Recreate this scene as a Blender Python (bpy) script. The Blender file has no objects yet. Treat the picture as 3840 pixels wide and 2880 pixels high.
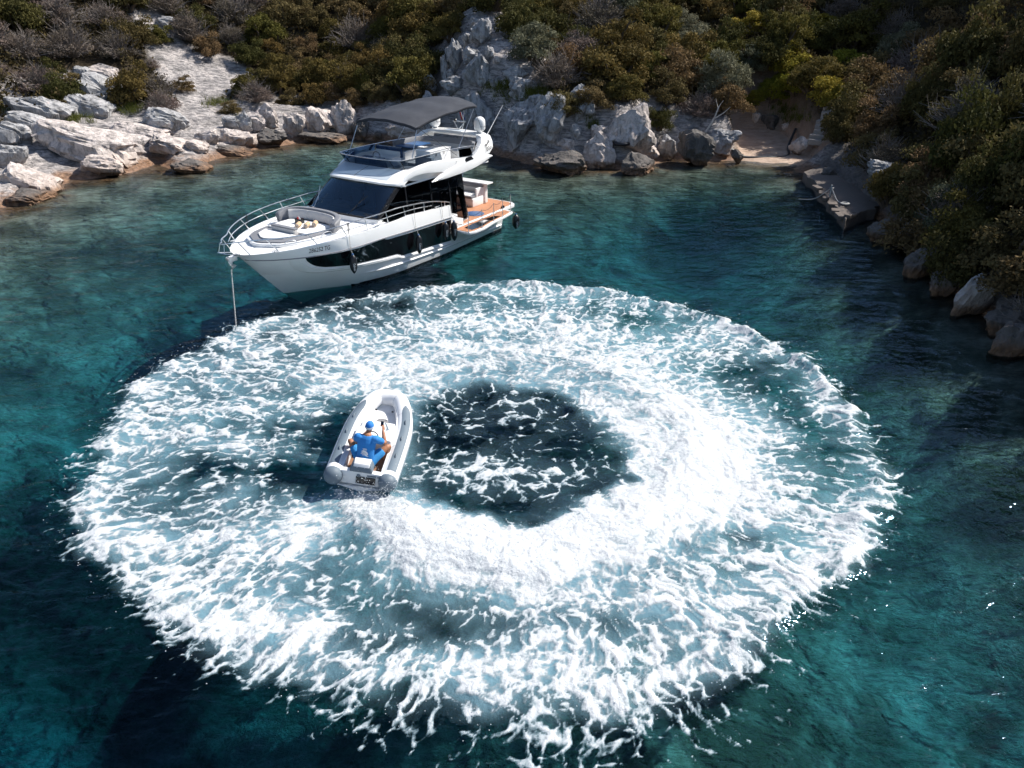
import bpy, bmesh, math, random
import numpy as np
from mathutils import Vector, Matrix
R = math.radians
SC = bpy.context.scene
COL = SC.collection
random.seed(7); RNG = np.random.default_rng(7)
# ------------------------------------------------------------------ camera, sky, sun, exposure
cam = bpy.data.cameras.new('camera'); camera = bpy.data.objects.new('camera', cam); COL.objects.link(camera)
camera.location = (0, 0, 10); camera.rotation_euler = (R(63), 0, 0)
cam.sensor_width = 36; cam.lens = 27.67; cam.clip_end = 600; cam.clip_start = .1
SC.camera = camera
SUN_AZ, SUN_EL = 65, 46                     # clockwise from the view direction, above the horizon
world = bpy.data.worlds.new('World'); SC.world = world; world.use_nodes = True
wn = world.node_tree.nodes; wl = world.node_tree.links
sky = wn.new('ShaderNodeTexSky'); sky.sky_type = 'NISHITA'; sky.sun_disc = False
sky.sun_elevation = R(SUN_EL); sky.sun_rotation = R(SUN_AZ); sky.air_density = 1.0; sky.dust_density = .6
bg = wn['Background']; bg.inputs['Strength'].default_value = .095
wl.new(sky.outputs[0], bg.inputs['Color'])
sun = bpy.data.lights.new('sun', 'SUN'); sun.energy = 4.9; sun.angle = R(.53); sun.color = (1, .95, .87)
sun_o = bpy.data.objects.new('sun', sun); COL.objects.link(sun_o)
sd_ = Vector((math.sin(R(SUN_AZ)) * math.cos(R(SUN_EL)), math.cos(R(SUN_AZ)) * math.cos(R(SUN_EL)), math.sin(R(SUN_EL))))
sun_o.rotation_euler = sd_.to_track_quat('Z', 'Y').to_euler(); sun_o.location = sd_ * 60
vs = SC.view_settings; vs.view_transform = 'Standard'; vs.look = 'None'; vs.exposure = 0.55; vs.gamma = 1.0; vs.use_curve_mapping = False
cy_ = SC.cycles; cy_.use_denoising = True; cy_.max_bounces = 6; cy_.transparent_max_bounces = 16; cy_.diffuse_bounces = 2; cy_.glossy_bounces = 3; cy_.volume_bounces = 0; cy_.adaptive_threshold = .03
cy_.caustics_reflective = False; cy_.caustics_refractive = False; cy_.sample_clamp_indirect = 6
# ------------------------------------------------------------------ helpers
def tag(o, label=None, cat=None, group=None, kind=None):
    for k, v in (('label', label), ('category', cat), ('group', group), ('kind', kind)):
        if v: o[k] = v
    return o
def empty(name, loc=(0, 0, 0), rot=(0, 0, 0)):
    o = bpy.data.objects.new(name, None); COL.objects.link(o); o.location = loc; o.rotation_euler = rot; o.empty_display_size = .2
    return o
def link(name, me, mat=None, parent=None, smooth=None):
    o = bpy.data.objects.new(name, me); COL.objects.link(o)
    if mat is not None and not me.materials: me.materials.append(mat)
    if parent is not None: o.parent = parent
    if smooth is not None: me.polygons.foreach_set('use_smooth', [smooth] * len(me.polygons))
    return o
def mesh(name, V, Fc, mat=None, parent=None, smooth=False, auto=None):
    me = bpy.data.meshes.new(name); me.from_pydata([tuple(v) for v in V], [], [tuple(f) for f in Fc]); me.update()
    if smooth and auto is None: auto = 40
    if auto is not None:
        me.polygons.foreach_set('use_smooth', [True] * len(me.polygons)); me.set_sharp_from_angle(angle=R(auto))
    return link(name, me, mat, parent)
def npmesh(name, V, Q, mat=None, parent=None, smooth=True, attrs=None):
    """fast mesh from arrays: V (n,3), Q (m,3 or 4)"""
    V = np.asarray(V, np.float32); Q = np.asarray(Q, np.int32); k = Q.shape[1]
    me = bpy.data.meshes.new(name); me.vertices.add(len(V)); me.vertices.foreach_set('co', V.ravel())
    me.loops.add(Q.size); me.loops.foreach_set('vertex_index', Q.ravel())
    me.polygons.add(len(Q)); me.polygons.foreach_set('loop_start', np.arange(len(Q), dtype=np.int32) * k)
    me.polygons.foreach_set('loop_total', np.full(len(Q), k, np.int32))
    me.polygons.foreach_set('use_smooth', np.full(len(Q), smooth))
    me.update(calc_edges=True)
    for n, a in (attrs or {}).items():
        at = me.attributes.new(n, 'FLOAT', 'POINT'); at.data.foreach_set('value', np.asarray(a, np.float32))
    return link(name, me, mat, parent)
class MB:
    """collects simple shapes into one mesh"""
    def __init__(s): s.V = []; s.F = []
    def add(s, V, Fc):
        n = len(s.V); s.V += [tuple(v) for v in V]; s.F += [tuple(i + n for i in f) for f in Fc]; return s
    def box(s, c, d, rz=0, ry=0, taper=1.0):
        x, y, z = d[0] / 2, d[1] / 2, d[2] / 2; V = []
        for k in (-1, 1):
            t = taper if k > 0 else 1
            for a, b in ((-1, -1), (1, -1), (1, 1), (-1, 1)): V.append(Vector((a * x * t, b * y * t, k * z)))
        M = Matrix.Rotation(rz, 3, 'Z') @ Matrix.Rotation(ry, 3, 'Y'); V = [M @ v + Vector(c) for v in V]
        return s.add(V, [(3, 2, 1, 0), (4, 5, 6, 7), (0, 1, 5, 4), (1, 2, 6, 5), (2, 3, 7, 6), (3, 0, 4, 7)])
    def tube(s, P, r, n=8, closed=False, cap=True):
        P = [Vector(p) for p in P]; m = len(P); rr = r if isinstance(r, (list, tuple)) else [r] * m; V = []; up = None
        for i, p in enumerate(P):
            a = P[(i - 1) % m] if (closed or i > 0) else p; b = P[(i + 1) % m] if (closed or i < m - 1) else p
            t = (b - a).normalized()
            if up is None: up = Vector((0, 0, 1)) if abs(t.z) < .9 else Vector((1, 0, 0))
            u = (up - t * up.dot(t)).normalized(); up = u; w = t.cross(u)
            V += [p + (u * math.cos(k * 2 * math.pi / n) + w * math.sin(k * 2 * math.pi / n)) * rr[i] for k in range(n)]
        Fc = []
        for i in range(m if closed else m - 1):
            j = (i + 1) % m
            Fc += [(i * n + k, i * n + (k + 1) % n, j * n + (k + 1) % n, j * n + k) for k in range(n)]
        if cap and not closed: Fc += [tuple(reversed(range(n))), tuple(range((m - 1) * n, m * n))]
        return s.add(V, Fc)
    def loft(s, rings, cap=True, closed=True):
        n = len(rings[0]); V = [v for r in rings for v in r]; Fc = []
        for i in range(len(rings) - 1):
            for k in range(n if closed else n - 1):
                Fc.append((i * n + k, i * n + (k + 1) % n, (i + 1) * n + (k + 1) % n, (i + 1) * n + k))
        if cap: Fc += [tuple(reversed(range(n))), tuple(range((len(rings) - 1) * n, len(rings) * n))]
        return s.add(V, Fc)
    def lathe(s, prof, c=(0, 0, 0), n=16, axis='Z'):
        rings = []
        for r, z in prof:
            ring = []
            for k in range(n):
                a = k * 2 * math.pi / n; x, y = r * math.cos(a), r * math.sin(a)
                v = (x, y, z) if axis == 'Z' else ((z, x, y) if axis == 'X' else (y, z, x))
                ring.append((c[0] + v[0], c[1] + v[1], c[2] + v[2]))
            rings.append(ring)
        return s.loft(rings)
    def prism(s, poly, z0, z1):
        n = len(poly)
        return s.add([(x, y, z0) for x, y in poly] + [(x, y, z1) for x, y in poly],
                     [tuple(reversed(range(n))), tuple(range(n, 2 * n))] + [(i, (i + 1) % n, n + (i + 1) % n, n + i) for i in range(n)])
    def build(s, name, mat, parent=None, smooth=False, bevel=0, seg=2, auto=None, sub=0):
        o = mesh(name, s.V, s.F, mat, parent)
        bm = bmesh.new(); bm.from_mesh(o.data)
        if bevel:
            bmesh.ops.remove_doubles(bm, verts=bm.verts, dist=1e-5)
            bmesh.ops.bevel(bm, geom=[e for e in bm.edges if len(e.link_faces) == 2 and e.calc_face_angle(0) > R(28)], offset=bevel, segments=seg, profile=.6, affect='EDGES', clamp_overlap=True)
        bmesh.ops.recalc_face_normals(bm, faces=bm.faces)
        bm.to_mesh(o.data); bm.free()
        if smooth or bevel or auto:
            o.data.polygons.foreach_set('use_smooth', [True] * len(o.data.polygons)); o.data.set_sharp_from_angle(angle=R(auto or 42))
        if sub:
            m = o.modifiers.new('sub', 'SUBSURF'); m.levels = sub; m.render_levels = sub
        return o
def cr(P, n=6):
    """Catmull-Rom through points"""
    P = [Vector(p) for p in P]; out = []
    for i in range(len(P) - 1):
        a, b, c, d = P[max(i - 1, 0)], P[i], P[i + 1], P[min(i + 2, len(P) - 1)]
        for k in range(n):
            t = k / n; out.append(.5 * ((2 * b) + (c - a) * t + (2 * a - 5 * b + 4 * c - d) * t * t + (3 * b - a - 3 * c + d) * t ** 3))
    return out + [P[-1]]
def copy_tree(o, parent=None):
    c = o.copy(); COL.objects.link(c); c.parent = parent
    for ch in [q for q in bpy.data.objects if q.parent == o]: copy_tree(ch, c)
    return c
# ---- noise
def _h(i, j, s):
    n = (i.astype(np.int64) * 374761393 + j.astype(np.int64) * 668265263 + s * 1442695041) & 0xffffffff
    n = ((n ^ (n >> 13)) * 1274126177) & 0xffffffff
    n = ((n ^ (n >> 16)) * 2246822519) & 0xffffffff
    return ((n ^ (n >> 15)) & 0xffffff) / float(0xffffff)
def vnoise(x, y, s=0):
    """smooth gradient noise, about -1..1"""
    i = np.floor(x).astype(np.int64); j = np.floor(y).astype(np.int64)
    fx = x - i; fy = y - j
    u = fx * fx * fx * (fx * (fx * 6 - 15) + 10); v = fy * fy * fy * (fy * (fy * 6 - 15) + 10)
    def g(a, b):
        t = _h(i + a, j + b, s) * 6.2831853
        return np.cos(t) * (fx - a) + np.sin(t) * (fy - b)
    return ((g(0, 0) * (1 - u) + g(1, 0) * u) * (1 - v) + (g(0, 1) * (1 - u) + g(1, 1) * u) * v) * 1.5
def fbm(x, y, o=4, s=0, gain=.5):
    r = 0; a = 1; t = 0
    for k in range(o):
        r = r + a * vnoise(x * 2 ** k + 17.3 * k, y * 2 ** k - 9.1 * k, s + k); t += a; a *= gain
    return r / t
def worley(x, y, s=0):
    """F1, F2 distances to jittered cell points"""
    i = np.floor(x).astype(np.int64); j = np.floor(y).astype(np.int64)
    f1 = np.full(x.shape, 9.); f2 = np.full(x.shape, 9.)
    for a in (-1, 0, 1):
        for b in (-1, 0, 1):
            px = i + a + _h(i + a, j + b, s); py = j + b + _h(i + a, j + b, s + 77)
            d = np.hypot(px - x, py - y)
            f2 = np.minimum(f2, np.maximum(d, f1)); f1 = np.minimum(f1, d)
    return f1, f2
def sstep(a, b, x):
    t = np.clip((x - a) / (b - a), 0, 1); return t * t * (3 - 2 * t)
def poly_sd(x, y, pts):
    """signed distance to a closed polygon, positive inside"""
    P = np.asarray(pts, float); d = np.full(x.shape, 1e9); ins = np.zeros(x.shape, bool)
    for (x0, y0), (x1, y1) in zip(P, np.roll(P, -1, 0)):
        ex, ey = x1 - x0, y1 - y0; t = np.clip(((x - x0) * ex + (y - y0) * ey) / (ex * ex + ey * ey + 1e-12), 0, 1)
        d = np.minimum(d, np.hypot(x - x0 - t * ex, y - y0 - t * ey))
        c = ((y0 > y) != (y1 > y)) & (x < (x1 - x0) * (y - y0) / (y1 - y0 + 1e-12) + x0); ins ^= c
    return np.where(ins, d, -d)
def line_d(x, y, pts):
    """distance to an open polyline and the fraction along it"""
    P = np.asarray(pts, float); d = np.full(x.shape, 1e9); f = np.zeros(x.shape); sg = np.zeros(x.shape); n = len(P) - 1
    for k in range(n):
        (x0, y0), (x1, y1) = P[k], P[k + 1]; ex, ey = x1 - x0, y1 - y0
        t = np.clip(((x - x0) * ex + (y - y0) * ey) / (ex * ex + ey * ey), 0, 1); q = np.hypot(x - x0 - t * ex, y - y0 - t * ey)
        m = q < d; d = np.where(m, q, d); f = np.where(m, (k + t) / n, f)
        sg = np.where(m, np.sign(ex * (y - y0) - ey * (x - x0)), sg)
    return d, f, sg

# ---- materials
def nodes(name):
    m = bpy.data.materials.new(name); m.use_nodes = True; nt = m.node_tree
    return m, nt, nt.nodes, nt.links, nt.nodes['Principled BSDF']
def N(nt, t, **k):
    n = nt.nodes.new(t)
    for a, v in k.items():
        if a.startswith('i_'): n.inputs[a[2:].replace('_', ' ')].default_value = v
        else: setattr(n, a, v)
    return n
def ramp(nt, src, stops):
    r = N(nt, 'ShaderNodeValToRGB'); e = r.color_ramp.elements
    while len(e) < len(stops): e.new(.5)
    for q, (p, c) in zip(e, stops): q.position = p; q.color = (*c, 1) if len(c) == 3 else c
    nt.links.new(src, r.inputs[0]); return r.outputs[0]
def mixc(nt, f, a, b, mode='MIX'):
    m = N(nt, 'ShaderNodeMix', data_type='RGBA', blend_type=mode)
    for s, v in ((0, f), (6, a), (7, b)):
        if hasattr(v, 'links'): nt.links.new(v, m.inputs[s])
        elif s == 0: m.inputs[0].default_value = v
        else: m.inputs[s].default_value = (*v, 1)
    return m.outputs[2]
def math_(nt, op, a, b=0.0, clamp=False):
    m = N(nt, 'ShaderNodeMath', operation=op, use_clamp=clamp)
    for i, v in enumerate((a, b)):
        if hasattr(v, 'links'): nt.links.new(v, m.inputs[i])
        else: m.inputs[i].default_value = v
    return m.outputs[0]
def mapr(nt, v, a, b, c=0.0, d=1.0, smooth=False):
    m = N(nt, 'ShaderNodeMapRange', interpolation_type='SMOOTHSTEP' if smooth else 'LINEAR')
    nt.links.new(v, m.inputs[0])
    for i, q in enumerate((a, b, c, d)): m.inputs[i + 1].default_value = q
    return m.outputs[0]
def plain(name, col, rough=.4, metal=0, var=.06, scale=3, coat=0, bump=0, bscale=40, spec=.5):
    """paint, plastic, cloth: one colour with slight uneven wear"""
    m, nt, ns, ln, p = nodes(name)
    p.inputs['Roughness'].default_value = rough; p.inputs['Metallic'].default_value = metal; p.inputs['Coat Weight'].default_value = coat
    p.inputs['Specular IOR Level'].default_value = spec
    tc = N(nt, 'ShaderNodeTexCoord'); nz = N(nt, 'ShaderNodeTexNoise', i_Scale=scale, i_Detail=5.0); ln.new(tc.outputs['Object'], nz.inputs['Vector'])
    ln.new(mixc(nt, nz.outputs[0], tuple(c * (1 - var) for c in col), tuple(min(1, c * (1 + var)) for c in col)), p.inputs['Base Color'])
    ln.new(mapr(nt, nz.outputs[0], .3, .7, rough * .85, min(1, rough * 1.2)), p.inputs['Roughness'])
    if bump:
        b2 = N(nt, 'ShaderNodeTexNoise', i_Scale=bscale, i_Detail=3.0); ln.new(tc.outputs['Object'], b2.inputs['Vector'])
        b = N(nt, 'ShaderNodeBump', i_Strength=bump, i_Distance=.01); ln.new(b2.outputs[0], b.inputs['Height']); ln.new(b.outputs[0], p.inputs['Normal'])
    return m
# ------------------------------------------------------------------ terrain: hillside, shore and sea bed in one sheet
SHORE = [(-28.4, 30.8), (-25.4, 38.7), (-25.1, 40.2), (-25.4, 43.0), (-25.3, 45.3), (-24.1, 45.5), (-22.4, 47.3), (-22.1, 50.0), (-20.0, 47.8), (-19.3, 49.6), (-18.3, 52.4), (-17.1, 54.6), (-15.6, 56.3), (-13.8, 58.1), (-11.6, 58.9), (-9.1, 57.4), (-6.6, 56.3), (-4.0, 55.3), (-1.7, 53.6), (0.1, 51.0), (1.5, 49.0), (3.4, 48.7), (5.0, 49.0), (6.3, 48.4), (7.8, 48.7), (9.0, 50.0), (10.0, 51.3), (11.0, 51.1), (12.1, 50.4), (13.4, 50.7), (14.6, 50.9), (15.7, 50.0), (17.2, 50.0), (17.4, 47.8), (17.5, 44.8), (17.6, 41.3), (17.4, 38.5), (17.4, 37.0), (17.1, 35.5), (16.8, 33.4), (16.5, 30.2), (16.1, 27.6), (15.9, 25.7), (16.1, 24.1), (16.2, 22.7), (16.2, 20.5), (16.3, 17.3), (18, 8), (24, -10), (34, -60)]
WATERPOLY = SHORE + [(-60, -60), (-45, 0), (-34, 18)]
def terrain(x, y, rough=True):
    x = np.asarray(x, float); y = np.asarray(y, float)
    jx = x + .35 * fbm(x * .8, y * .8, 3, 91); jy = y + .35 * fbm(x * .8 + 50, y * .8, 3, 92)
    d = -poly_sd(jx, jy, WATERPOLY)
    e = np.maximum(d, 0)
    wl_ = sstep(-8, -14, x); wb = sstep(3.2, 1.9, np.abs(x - 16.9 - .06 * (y - 51))) * sstep(48, 49.7, y) * sstep(62, 58.5, y)
    wr = sstep(18.6, 21.5, x + .30 * (50 - np.minimum(y, 50)) - .10 * np.maximum(y - 50, 0))
    wc = np.clip(1 - wl_ - wb - wr, 0, 1)
    t = wl_ + wb + wr + wc
    zl = .42 * sstep(0, .9, e) + .25 * np.minimum(e, 11) + .50 * np.maximum(e - 11, 0)
    zc = (1.5 + 1.0 * sstep(9, 6, np.abs(x - 3))) * sstep(.1, 2.2, e) + .34 * e + .2 * np.maximum(e - 16, 0)
    zb = .06 * np.minimum(e, 10.5) + .5 * np.maximum(e - 11, 0)
    zr = .8 * sstep(0, .8, e) + (.86 - .54 * sstep(43, 51, y) * sstep(34, 28, x)) * e - .18 * np.minimum(e, 3)
    z = (wl_ * zl + wb * zb + wr * zr + wc * zc) / t
    mas = np.exp(-((x + .2 + .22 * (y - 56.5)) / 3.2) ** 2 * 1.2) * sstep(52, 57, y) * sstep(75, 64, y)
    z = z + 2.2 * mas * sstep(0, 3, e)
    z = np.where(e > 0, np.minimum(z, 17 + 5 * (1 - np.exp(-np.maximum(z - 17, 0) / 8))), z)
    w = np.maximum(-d, 0)
    wk_ = w * (1 + 1.6 * sstep(2, 13, x) * sstep(47, 40, y)); deep = -np.minimum(.055 * wk_ + .0068 * wk_ * wk_, 4.6 + .5 * fbm(x * .12, y * .12, 2, 95) + 3.2 * sstep(19, 8, y)) * (1 - .3 * wb)
    z = np.where(d > 0, z, deep)
    rock = np.clip(sstep(9.5, 6.0, e) * wl_ + sstep(3.6, 1.8, e) * wc + sstep(2.0, .7, e) * wr + mas * 1.6, 0, 1) * (1 - wb) * sstep(-1.2, .2, d)
    if rough:
        q_ = (z + .10 * x + .06 * y + .30 * fbm(x * .35, y * .35, 3, 94)) / .62; fq = q_ - np.floor(q_); z = z + wl_ * rock * sstep(.3, 1.5, e) * .62 * (sstep(.62, .98, fq) - fq) * .85
        rid = 1 - np.abs(fbm(x * .55, y * .8, 4, 96)) * 2.2; lay = fbm(x * .9 + y * .5, y * .35 + z * 2.5, 4, 97)
        z = z + rock * sstep(0, .8, e) * ((.38 - .2 * wl_) * (rid - .5) + .30 * lay + .12 * fbm(x * 3, y * 3, 3, 98)) + (1 - rock) * .12 * fbm(x * .7, y * .7, 3, 99) * sstep(0, 1, np.abs(d)) * (1 - .6 * wb)
    return z, rock, wb, d
CAMH, CTH, CF = 10.0, R(27), 1700.0       # photograph measured at 2212 x 1659
def pray(px, py):
    u = (px - 1106) / CF; v = (py - 829.5) / CF
    return np.array([u, math.cos(CTH) - math.sin(CTH) * v, -math.sin(CTH) - math.cos(CTH) * v])
def pix(p):
    x, y, z = p[0], p[1], p[2] - CAMH; dep = y * math.cos(CTH) - z * math.sin(CTH)
    return 1106 + CF * x / dep, 829.5 + CF * (-y * math.sin(CTH) - z * math.cos(CTH)) / dep
_TS = np.concatenate([np.linspace(8, 90, 420)])
def ground(px, py):
    """the point of the terrain or the water that a pixel of the photograph looks at"""
    r = pray(px, py); P = r[None, :] * _TS[:, None]; P[:, 2] += CAMH
    z = np.maximum(terrain(P[:, 0], P[:, 1], False)[0], 0)
    k = int(np.argmax(P[:, 2] < z)) or len(_TS) - 1
    return P[k, 0], P[k, 1], float(z[k])
def tz(x, y): return float(terrain(np.array([x]), np.array([y]))[0][0])
def axis(segs):
    out = []
    for a, b, st in segs: out += list(np.arange(a, b, st))
    return np.array(out + [segs[-1][1]])
def gridfaces(nx, ny):
    i = np.arange(nx - 1)[None, :] + np.arange(ny - 1)[:, None] * nx
    return np.stack([i, i + 1, i + 1 + nx, i + nx], -1).reshape(-1, 4)
gx = axis([(-110, -46, 3.0), (-46, -30, .6), (-30, 30, .24), (30, 46, .6), (46, 110, 3.0)]); gy = axis([(-60, 0, 3.0), (0, 3, .6), (3, 18, .3), (18, 74, .25), (74, 92, .6), (84, 150, 3.0)])
GX, GY = np.meshgrid(gx, gy); GX, GY = GX.ravel(), GY.ravel()
GZ, g_rock, g_beach, g_d = terrain(GX, GY)
g_dep = np.maximum(GY * math.cos(CTH) + (CAMH - GZ) * math.sin(CTH), 1.0); g_px = 1106 + CF * GX / g_dep; g_py = 829.5 + CF * (-GY * math.sin(CTH) - (GZ - CAMH) * math.cos(CTH)) / g_dep
for P_ in ([(275, 12), (340, 18), (395, 95), (470, 112), (540, 145), (545, 170), (490, 205), (430, 245), (380, 245), (330, 150), (300, 70)], [(0, 170), (140, 150), (260, 190), (420, 225), (520, 225), (560, 245), (300, 300), (0, 300)]):
    m_ = (GY > 30) & (GX < 0); g_rock[m_] = np.maximum(g_rock[m_], sstep(-6, 8, poly_sd(g_px[m_], g_py[m_] + 9 * fbm(GX[m_], GY[m_], 3, 88), P_)))
# sea grass meadows on the bed
grass = .18 * fbm(GX * .25, GY * .25, 4, 201)
for ax, ay, sx, sy in ((11.4, 40.5, 4.3, 3.4), (8.9, 38.0, 2.8, 1.7), (-16.8, 34.0, 4.3, 1.2), (-12.9, 37.7, 3.1, 2.0), (-11.0, 15.3, 4.2, 3.1), (-6.9, 13.7, 3.5, 1.4), (-1.2, 13.4, 4.7, 0.8), (15.6, 31.7, 1.2, 1.3), (-22.9, 48.6, 2.0, 1.2), (14.4, 47.0, 1.7, 0.9), (13.1, 48.9, 0.7, 2.4), (14.9, 18.5, 0.8, 1.7), (-17.0, 23.3, 1.8, 1.2), (15.1, 41.6, 1.5, 1.1), (-25.1, 44.1, 1.3, 0.8), (-6.3, 52.2, 3.7, 1.0), (12.5, 22.6, 0.8, 1.0), (11.8, 15.4, 1.5, 1.0), (4.2, 48.6, 1.7, 0.9), (-0.1, 23.6, 3.9, 4.0)):
    grass = grass + .85 * np.exp(-((GX - ax) / sx) ** 2 - ((GY - ay) / sy) ** 2)
grass = .9 * sstep(.12, .62, grass + .34 * fbm(GX * .8, GY * .8, 5, 203, .6)) * sstep(.3, 2.0, -g_d)
def mat_terrain():
    m, nt, ns, ln, p = nodes('limestone_soil_and_sea_bed'); p.inputs['Roughness'].default_value = .9; p.inputs['Specular IOR Level'].default_value = .2
    geo = N(nt, 'ShaderNodeNewGeometry'); pos = geo.outputs['Position']; sep = N(nt, 'ShaderNodeSeparateXYZ'); ln.new(pos, sep.inputs[0])
    at = lambda n: N(nt, 'ShaderNodeAttribute', attribute_name=n).outputs['Fac']
    mp = N(nt, 'ShaderNodeMapping'); mp.inputs['Scale'].default_value = (.6, 1.0, 2.4); mp.inputs['Rotation'].default_value = (0, .3, .5); ln.new(pos, mp.inputs[0])
    n1 = N(nt, 'ShaderNodeTexNoise', i_Scale=.9, i_Detail=6.0, i_Roughness=.68); ln.new(mp.outputs[0], n1.inputs['Vector'])
    n2 = N(nt, 'ShaderNodeTexNoise', i_Scale=5.0, i_Detail=4.0, i_Roughness=.7); ln.new(mp.outputs[0], n2.inputs['Vector'])
    n3 = N(nt, 'ShaderNodeTexNoise', i_Scale=1.6, i_Detail=3.0, i_Roughness=.6); ln.new(pos, n3.inputs['Vector'])
    rockc = ramp(nt, n1.outputs[0], [(.32, (.10, .095, .09)), (.43, (.34, .315, .305)), (.56, (.52, .475, .455)), (.72, (.66, .585, .545))])
    mp2 = N(nt, 'ShaderNodeMapping'); mp2.inputs['Scale'].default_value = (.5, 2.2, 5.0); mp2.inputs['Rotation'].default_value = (.25, -.15, .75); ln.new(pos, mp2.inputs[0])
    n4 = N(nt, 'ShaderNodeTexNoise', i_Scale=1.7, i_Detail=4.0, i_Roughness=.65); ln.new(mp2.outputs[0], n4.inputs['Vector'])
    rockc = mixc(nt, mapr(nt, n2.outputs[0], .35, .52, .65, 0), rockc, (.16, .155, .16)); rockc = mixc(nt, mapr(nt, n4.outputs[0], .40, .52, .75, 0), rockc, (.13, .125, .13)); rockc = mixc(nt, math_(nt, 'MULTIPLY', at('bank_shade'), .8), rockc, (.095, .088, .084))  # last mix darkens right-bank rock: darker stone plus the slope's shade painted in
    soil = ramp(nt, n3.outputs[0], [(.3, (.025, .019, .012)), (.5, (.045, .034, .021)), (.7, (.08, .058, .036))])
    sand = ramp(nt, n3.outputs[0], [(.3, (.36, .26, .20)), (.7, (.52, .40, .32))]); sand = mixc(nt, mapr(nt, n2.outputs[0], .6, .72), sand, (.60, .52, .46))
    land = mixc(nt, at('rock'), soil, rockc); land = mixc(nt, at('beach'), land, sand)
    stain = mapr(nt, math_(nt, 'ADD', sep.outputs[2], math_(nt, 'MULTIPLY', n3.outputs[0], .5)), .45, .85, .8, 0, True)
    stainc = ramp(nt, n2.outputs[0], [(.3, (.10, .055, .03)), (.55, (.26, .13, .06)), (.75, (.38, .22, .12))])
    land = mixc(nt, math_(nt, 'MULTIPLY', stain, math_(nt, 'SUBTRACT', 1.0, at('beach'))), land, stainc)
    bed = ramp(nt, n3.outputs[0], [(.28, (.12, .115, .085)), (.5, (.29, .275, .22)), (.7, (.46, .44, .37))])
    n5 = N(nt, 'ShaderNodeTexNoise', i_Scale=.42, i_Detail=4.0, i_Roughness=.62, i_Distortion=.8); ln.new(pos, n5.inputs['Vector'])
    bed = mixc(nt, mapr(nt, n5.outputs[0], .42, .53, .85, 0), bed, (.055, .055, .038)); bed = mixc(nt, mapr(nt, n5.outputs[0], .56, .66, 0, .75), bed, (.56, .54, .46))
    bed = mixc(nt, mapr(nt, n2.outputs[0], .50, .66, 0, .6), bed, (.10, .085, .05))
    bed = mixc(nt, math_(nt, 'MULTIPLY', at('grass'), .94), bed, (.022, .028, .018))
    under = mapr(nt, sep.outputs[2], -.02, -.15, 0, 1)
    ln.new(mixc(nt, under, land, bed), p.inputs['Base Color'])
    b = N(nt, 'ShaderNodeBump', i_Strength=1.0, i_Distance=.4); ln.new(mixc(nt, .5, mixc(nt, .4, n1.outputs[0], n2.outputs[0]), n4.outputs[0]), b.inputs['Height']); ln.new(b.outputs[0], p.inputs['Normal'])
    return m
M_TERRAIN = mat_terrain()
ter = npmesh('terrain', np.stack([GX, GY, GZ], -1), gridfaces(len(gx), len(gy)), M_TERRAIN, attrs={'rock': g_rock, 'beach': g_beach, 'grass': grass, 'bank_shade': sstep(14.5, 16.5, GX) * sstep(49, 46, GY)})
tag(ter, 'limestone hillside running down into the clear bay and its sandy bed', 'terrain', kind='structure')
# ------------------------------------------------------------------ foam and water
OUT = [(-2.52, 27.76), (0.76, 27.76), (3.29, 27.26), (5.25, 25.86), (7.01, 24.37), (8.48, 22.12), (8.96, 19.9), (9.01, 18.02), (8.83, 16.39), (8.41, 14.61), (7.69, 13.26), (7.24, 12.51), (6.45, 11.67), (5.41, 10.93), (4.65, 10.13), (4.11, 9.61), (3.36, 9.02), (2.45, 8.7), (1.54, 8.43), (0.3, 8.43), (-0.74, 8.54), (-1.61, 8.7), (-2.91, 8.79), (-3.74, 9.13), (-5.28, 9.82), (-6.23, 10.46), (-7.44, 11.51), (-8.7, 12.61), (-9.5, 13.74), (-10.01, 15.76), (-10.4, 17.77), (-10.55, 19.9), (-10.1, 21.45), (-9.29, 23.2), (-7.4, 25.21), (-5.08, 26.55)]
INN = [(-2.55, 18.52), (-1.86, 19.19), (-0.73, 19.56), (0.57, 19.38), (1.67, 18.65), (2.51, 17.29), (2.79, 15.87), (2.72, 14.98), (2.15, 14.08), (1.11, 13.42), (0.14, 13.1), (-1.03, 13.34), (-1.86, 14.0), (-2.34, 14.61), (-2.51, 16.61)]
WAKE = [(-3.17, 14.15), (-2.72, 13.39), (-2.08, 12.74), (-1.32, 12.31), (-0.24, 12.1), (0.85, 12.31), (2.1, 12.91), (3.3, 13.83), (4.14, 15.13), (4.39, 16.76), (3.91, 18.62), (2.87, 20.26), (1.31, 21.47), (-0.37, 21.74), (-1.99, 21.25), (-3.58, 20.26)]
def water_z(x, y, dw0=None):
    """the sea surface: churned track, rim crest, low chop"""
    x = np.asarray(x, float); y = np.asarray(y, float); z = .035 * fbm(x * .5, y * .7, 2, 71)
    m = (x > -13.5) & (x < 12) & (y > 4) & (y < 31)
    a, b = x[m], y[m]
    wx = a + .35 * fbm(a * .55, b * .55, 2, 3); wy = b + .35 * fbm(a * .55 + 40, b * .55, 2, 4)
    so = poly_sd(wx, wy, OUT); dw, fw, sg = line_d(wx, wy, WAKE)
    crest = np.exp(-((so - .30) / .30) ** 2) * sstep(-6, 3, a) * sstep(8.5, 13, b) + .45 * np.exp(-((so - .4) / .4) ** 2)
    z[m] += .30 * np.exp(-(dw / .62) ** 2) * (1 - fw) ** 1.3 * sstep(0, .10, fw) + .17 * crest * (.6 + 1.3 * fbm(a * .7, b * .7, 3, 61)) \
        + sstep(-.3, 1.0, so) * (.06 * fbm(a * .7, b * .7, 3, 72) + .035 * fbm(a * 1.7, b * 1.7, 2, 73))
    return z
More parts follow.
